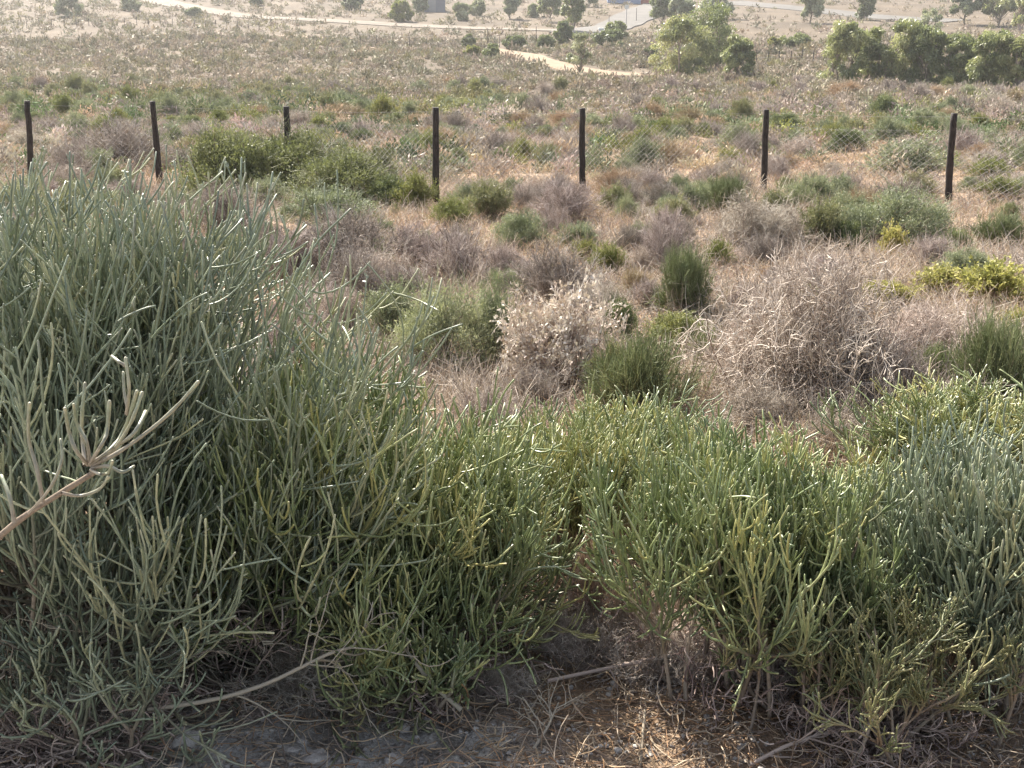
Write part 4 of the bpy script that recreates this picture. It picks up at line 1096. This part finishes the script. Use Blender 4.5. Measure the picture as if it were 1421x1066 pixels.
tree('gum_tree', 1208, 116, 56, 72, 'second gum tree from the left in the tree row', seed=5, group=G2)
tree('gum_tree', 1248, 118, 64, 84, 'tallest and darkest gum tree of the tree row at right', seed=6, group=G2)
tree('gum_tree', 1284, 120, 56, 76, 'gum tree just right of the tallest one in the row', seed=7, group=G2)
tree('gum_tree', 1325, 122, 60, 66, 'light yellowish gum tree in the right half of the row, below its neighbours', mat='gum', seed=8, group=G2)
tree('gum_tree', 1372, 126, 62, 74, 'broad gum tree second from the right end of the row', seed=9, group=G2)
tree('gum_tree', 1412, 128, 56, 70, 'gum tree at the right end of the row cut by the frame', seed=10, group=G2)
tree('slender_tree', 803, 102, 36, 56, 'slim half bare tree beside the sandy track', 'thin', 'greygreen', seed=11)
tree('gum_tree', 795, 44, 40, 50, 'dark gum tree above the road left of the junction', 'tall', 'gum', seed=12)
tree('gum_tree', 762, 30, 36, 38, 'pair forming gum tree behind and left of the dark one above the road', 'tall', 'gum', seed=13)
tree('gum_tree', 708, 26, 36, 34, 'light gum tree above the road, left of the pair', 'tall', 'greygreen', seed=14)
tree('gum_tree', 817, 10, 26, 26, 'dark gum tree crown at the top edge above the junction', 'tall', 'darkgreen', seed=15)
tree('gum_tree', 918, 34, 36, 40, 'gum tree right of the tarmac road, left of the paler ones', 'tall', 'gum', seed=16)
tree('gum_tree', 945, 36, 40, 42, 'paler gum tree right of the tarmac road', 'tall', 'greygreen', seed=17)
tree('gum_tree', 990, 26, 60, 44, 'wide grey gum tree behind the clump right of centre', 'tall', 'greygreen', seed=18)
tree('gum_tree', 1124, 32, 40, 42, 'loose pale gum tree standing alone in the tan field', 'tall', 'greygreen', seed=19)
tree('gum_tree', 1197, 28, 38, 50, 'dark dense gum tree beside the far road at the upper right', 'bush', 'darkgreen', seed=20)
tree('gum_tree', 1285, 52, 50, 36, 'brownish bare topped tree behind the tree row', 'thin', 'greygreen', seed=21)
tree('gum_tree', 1338, 34, 50, 44, 'grey gum tree at upper right behind the tan field', 'tall', 'greygreen', seed=22)
tree('gum_tree', 1385, 36, 56, 56, 'large olive gum tree in the upper right corner', 'tall', 'gum', seed=23)
tree('gum_tree', 1416, 50, 40, 56, 'gum tree at the right edge below the upper right corner', 'tall', 'gum', seed=24)
B = lambda px, py, w_, h_, lab, mat='darkgreen', seed=30: tree('round_bush', px, py, w_, h_, lab, 'bush', mat, seed, 'bush')
B(97, 23, 46, 26, 'round dark bush at the top left corner', 'greygreen', 31)
B(183, 15, 32, 20, 'round bush at the top edge left of the pale road', 'greygreen', 32)
B(490, 14, 40, 18, 'dark bush at the top edge above the gravel road', 'darkgreen', 33)
B(557, 30, 42, 26, 'yellow green round bush left of the grey shed', 'yellowgreen', 34)
B(641, 28, 36, 20, 'round green bush right of the grey shed', 'greygreen', 35)
B(663, 22, 28, 20, 'smaller round bush behind the one right of the grey shed', 'greygreen', 36)
B(584, 18, 28, 22, 'pale bush against the left wall of the grey shed', 'greygreen', 37)
B(783, 62, 34, 28, 'dark bush below the road, left of the junction', 'darkgreen', 38)
B(854, 56, 38, 24, 'dark round bush just below the junction', 'darkgreen', 39)
B(846, 66, 66, 20, 'low dark spreading bush under the round one below the junction', 'darkgreen', 40)
B(683, 82, 34, 18, 'dark green bush at the left end of the sandy track', 'darkgreen', 41)
B(655, 80, 30, 14, 'yellow green bush left of the dark one by the sandy track', 'yellowgreen', 42)
B(650, 66, 22, 16, 'small dark bush above the sandy track', 'darkgreen', 43)
B(715, 68, 44, 16, 'dark low bush above the sandy track', 'darkgreen', 44)
B(757, 68, 34, 16, 'dark bush right of the low one above the sandy track', 'darkgreen', 45)
B(1108, 66, 60, 16, 'long dark bush between the two clumps of gum trees', 'darkgreen', 46)
B(1075, 66, 26, 12, 'small yellow green bush left of the long dark one', 'yellowgreen', 47)
B(742, 24, 24, 16, 'small round bush below the pair of trees above the road', 'greygreen', 48)
B(270, 24, 24, 12, 'pale dry bush on the verge of the gravel road', 'greygreen', 49)
B(355, 8, 22, 12, 'dark bush above the bend of the gravel road', 'darkgreen', 50)
B(905, 80, 26, 14, 'dark bush at the foot of the clump left side', 'darkgreen', 51)

# ------------------------------------------------------------------ buildings and roadside things
def box(g, x0, x1, y0, y1, z0, z1):
    V = [(x, y, z) for z in (z0, z1) for y in (y0, y1) for x in (x0, x1)]
    g.add(V, Q=[(0, 2, 3, 1), (4, 5, 7, 6), (0, 1, 5, 4), (1, 3, 7, 5), (3, 2, 6, 7), (2, 0, 4, 6)])
def shed():
    P, t = hit(598, 17); s = t / F; w_ = 40 * s; h_ = 3.4
    r = empty('shed', P, R_(4)); tag(r, 'grey sheet metal shed at the top edge, half hidden by bushes', 'shed')
    g = Geo(); box(g, -w_ / 2, w_ / 2, 0, 6, -.5, h_); g.build('wall', M['shedwall'], r, smooth=False)
    g = Geo(); g.add([(-w_ / 2 - .3, -.3, h_ + .003), (w_ / 2 + .3, -.3, h_ + .003), (w_ / 2 + .3, 3, h_ + 1.1), (-w_ / 2 - .3, 3, h_ + 1.1), (w_ / 2 + .3, 6.3, h_ + .003), (-w_ / 2 - .3, 6.3, h_ + .003)],
                     Q=[(0, 1, 2, 3), (3, 2, 4, 5), (0, 5, 4, 1)], T=[(0, 3, 5), (1, 4, 2)]); g.build('roof', M['shedroof'], r, smooth=False)
    g = Geo(); box(g, -.4, 1.0, -.05, -.003, 0, 2.3); g.build('door', M['shedroof'], r, smooth=False)
shed()
def house():
    P, t = hit(866, 5); s = t / F; w_ = 46 * s; h_ = 3.0
    r = empty('house', P, R_(-3)); tag(r, 'pale blue walled house with a dull red end at the top edge', 'house')
    g = Geo(); box(g, -w_ / 2, w_ / 2, 0, 7, -.5, h_); g.build('wall', M['bluewall'], r, smooth=False)
    g = Geo(); box(g, w_ / 2 + .004, w_ / 2 + 3.2, .6, 6, -.5, 2.5); g.build('annexe', M['redwall'], r, smooth=False)
    g = Geo(); g.add([(-w_ / 2 - .4, -.5, h_ + .003), (w_ / 2 + .4, -.5, h_ + .003), (w_ / 2 + .4, 3.5, h_ + 1.6), (-w_ / 2 - .4, 3.5, h_ + 1.6), (w_ / 2 + .4, 7.5, h_ + .003), (-w_ / 2 - .4, 7.5, h_ + .003)],
                     Q=[(0, 1, 2, 3), (3, 2, 4, 5), (0, 5, 4, 1)], T=[(0, 3, 5), (1, 4, 2)]); g.build('roof', M['shedroof'], r, smooth=False)
    for x in (-w_ * .3, w_ * .12):
        g = Geo(); box(g, x, x + 1.3, -.06, -.003, 1.0, 2.1); f = g.build('window', M['sign'], r, smooth=False)
        g = Geo(); box(g, x + .1, x + 1.2, -.075, -.062, 1.1, 2.0); g.build('pane', M['darkglass'], f, smooth=False)
house()
def pole(name, px, py, hpx, label, cat, r=.07, plate=None):
    P, t = hit(px, py); h_ = hpx * t / F; root = empty(name, P); tag(root, label, cat); rg = np.random.default_rng(int(px))
    g = Geo(); s = np.linspace(-.2, h_, 6); add_tubes(g, np.stack([s * 0, s * 0, s], -1)[None], np.linspace(r, r * .8, 6)[None], 8, rg, [.5], 0., True)
    g.build('pole', M['shedroof'] if plate else M['pole'], root)
    if plate:
        g = Geo(); box(g, -plate / 2, plate / 2, -.03 - r, -.003 - r, h_ - plate, h_); g.build('plate', M['sign'], root, smooth=False)
pole('road_sign', 869, 36, 28, 'thin pole with a small white plate beside the tarmac road', 'road sign', .06, .7)
pole('utility_pole', 883, 30, 18, 'thin bare pole right of the road sign', 'pole', .05)
pole('utility_pole', 845, 36, 14, 'short thin pole left of the road sign', 'pole', .05)
pole('utility_pole', 677, 64, 24, 'thin dark pole in the scrub left of the sandy track', 'pole', .05)
pole('utility_pole', 744, 62, 24, 'thin dark pole in the scrub above the sandy track', 'pole', .05)
def marker():
    P, t = hit(834, 44); r = empty('road_marker', P); tag(r, 'low white marker stone at the junction of the two roads', 'marker')
    g = Geo(); box(g, -.45, .45, -.3, .3, -.2, .55); o = g.build('block', M['sign'], r, smooth=False)
    b = o.modifiers.new('bevel', 'BEVEL'); b.width = .1; b.segments = 2
marker()
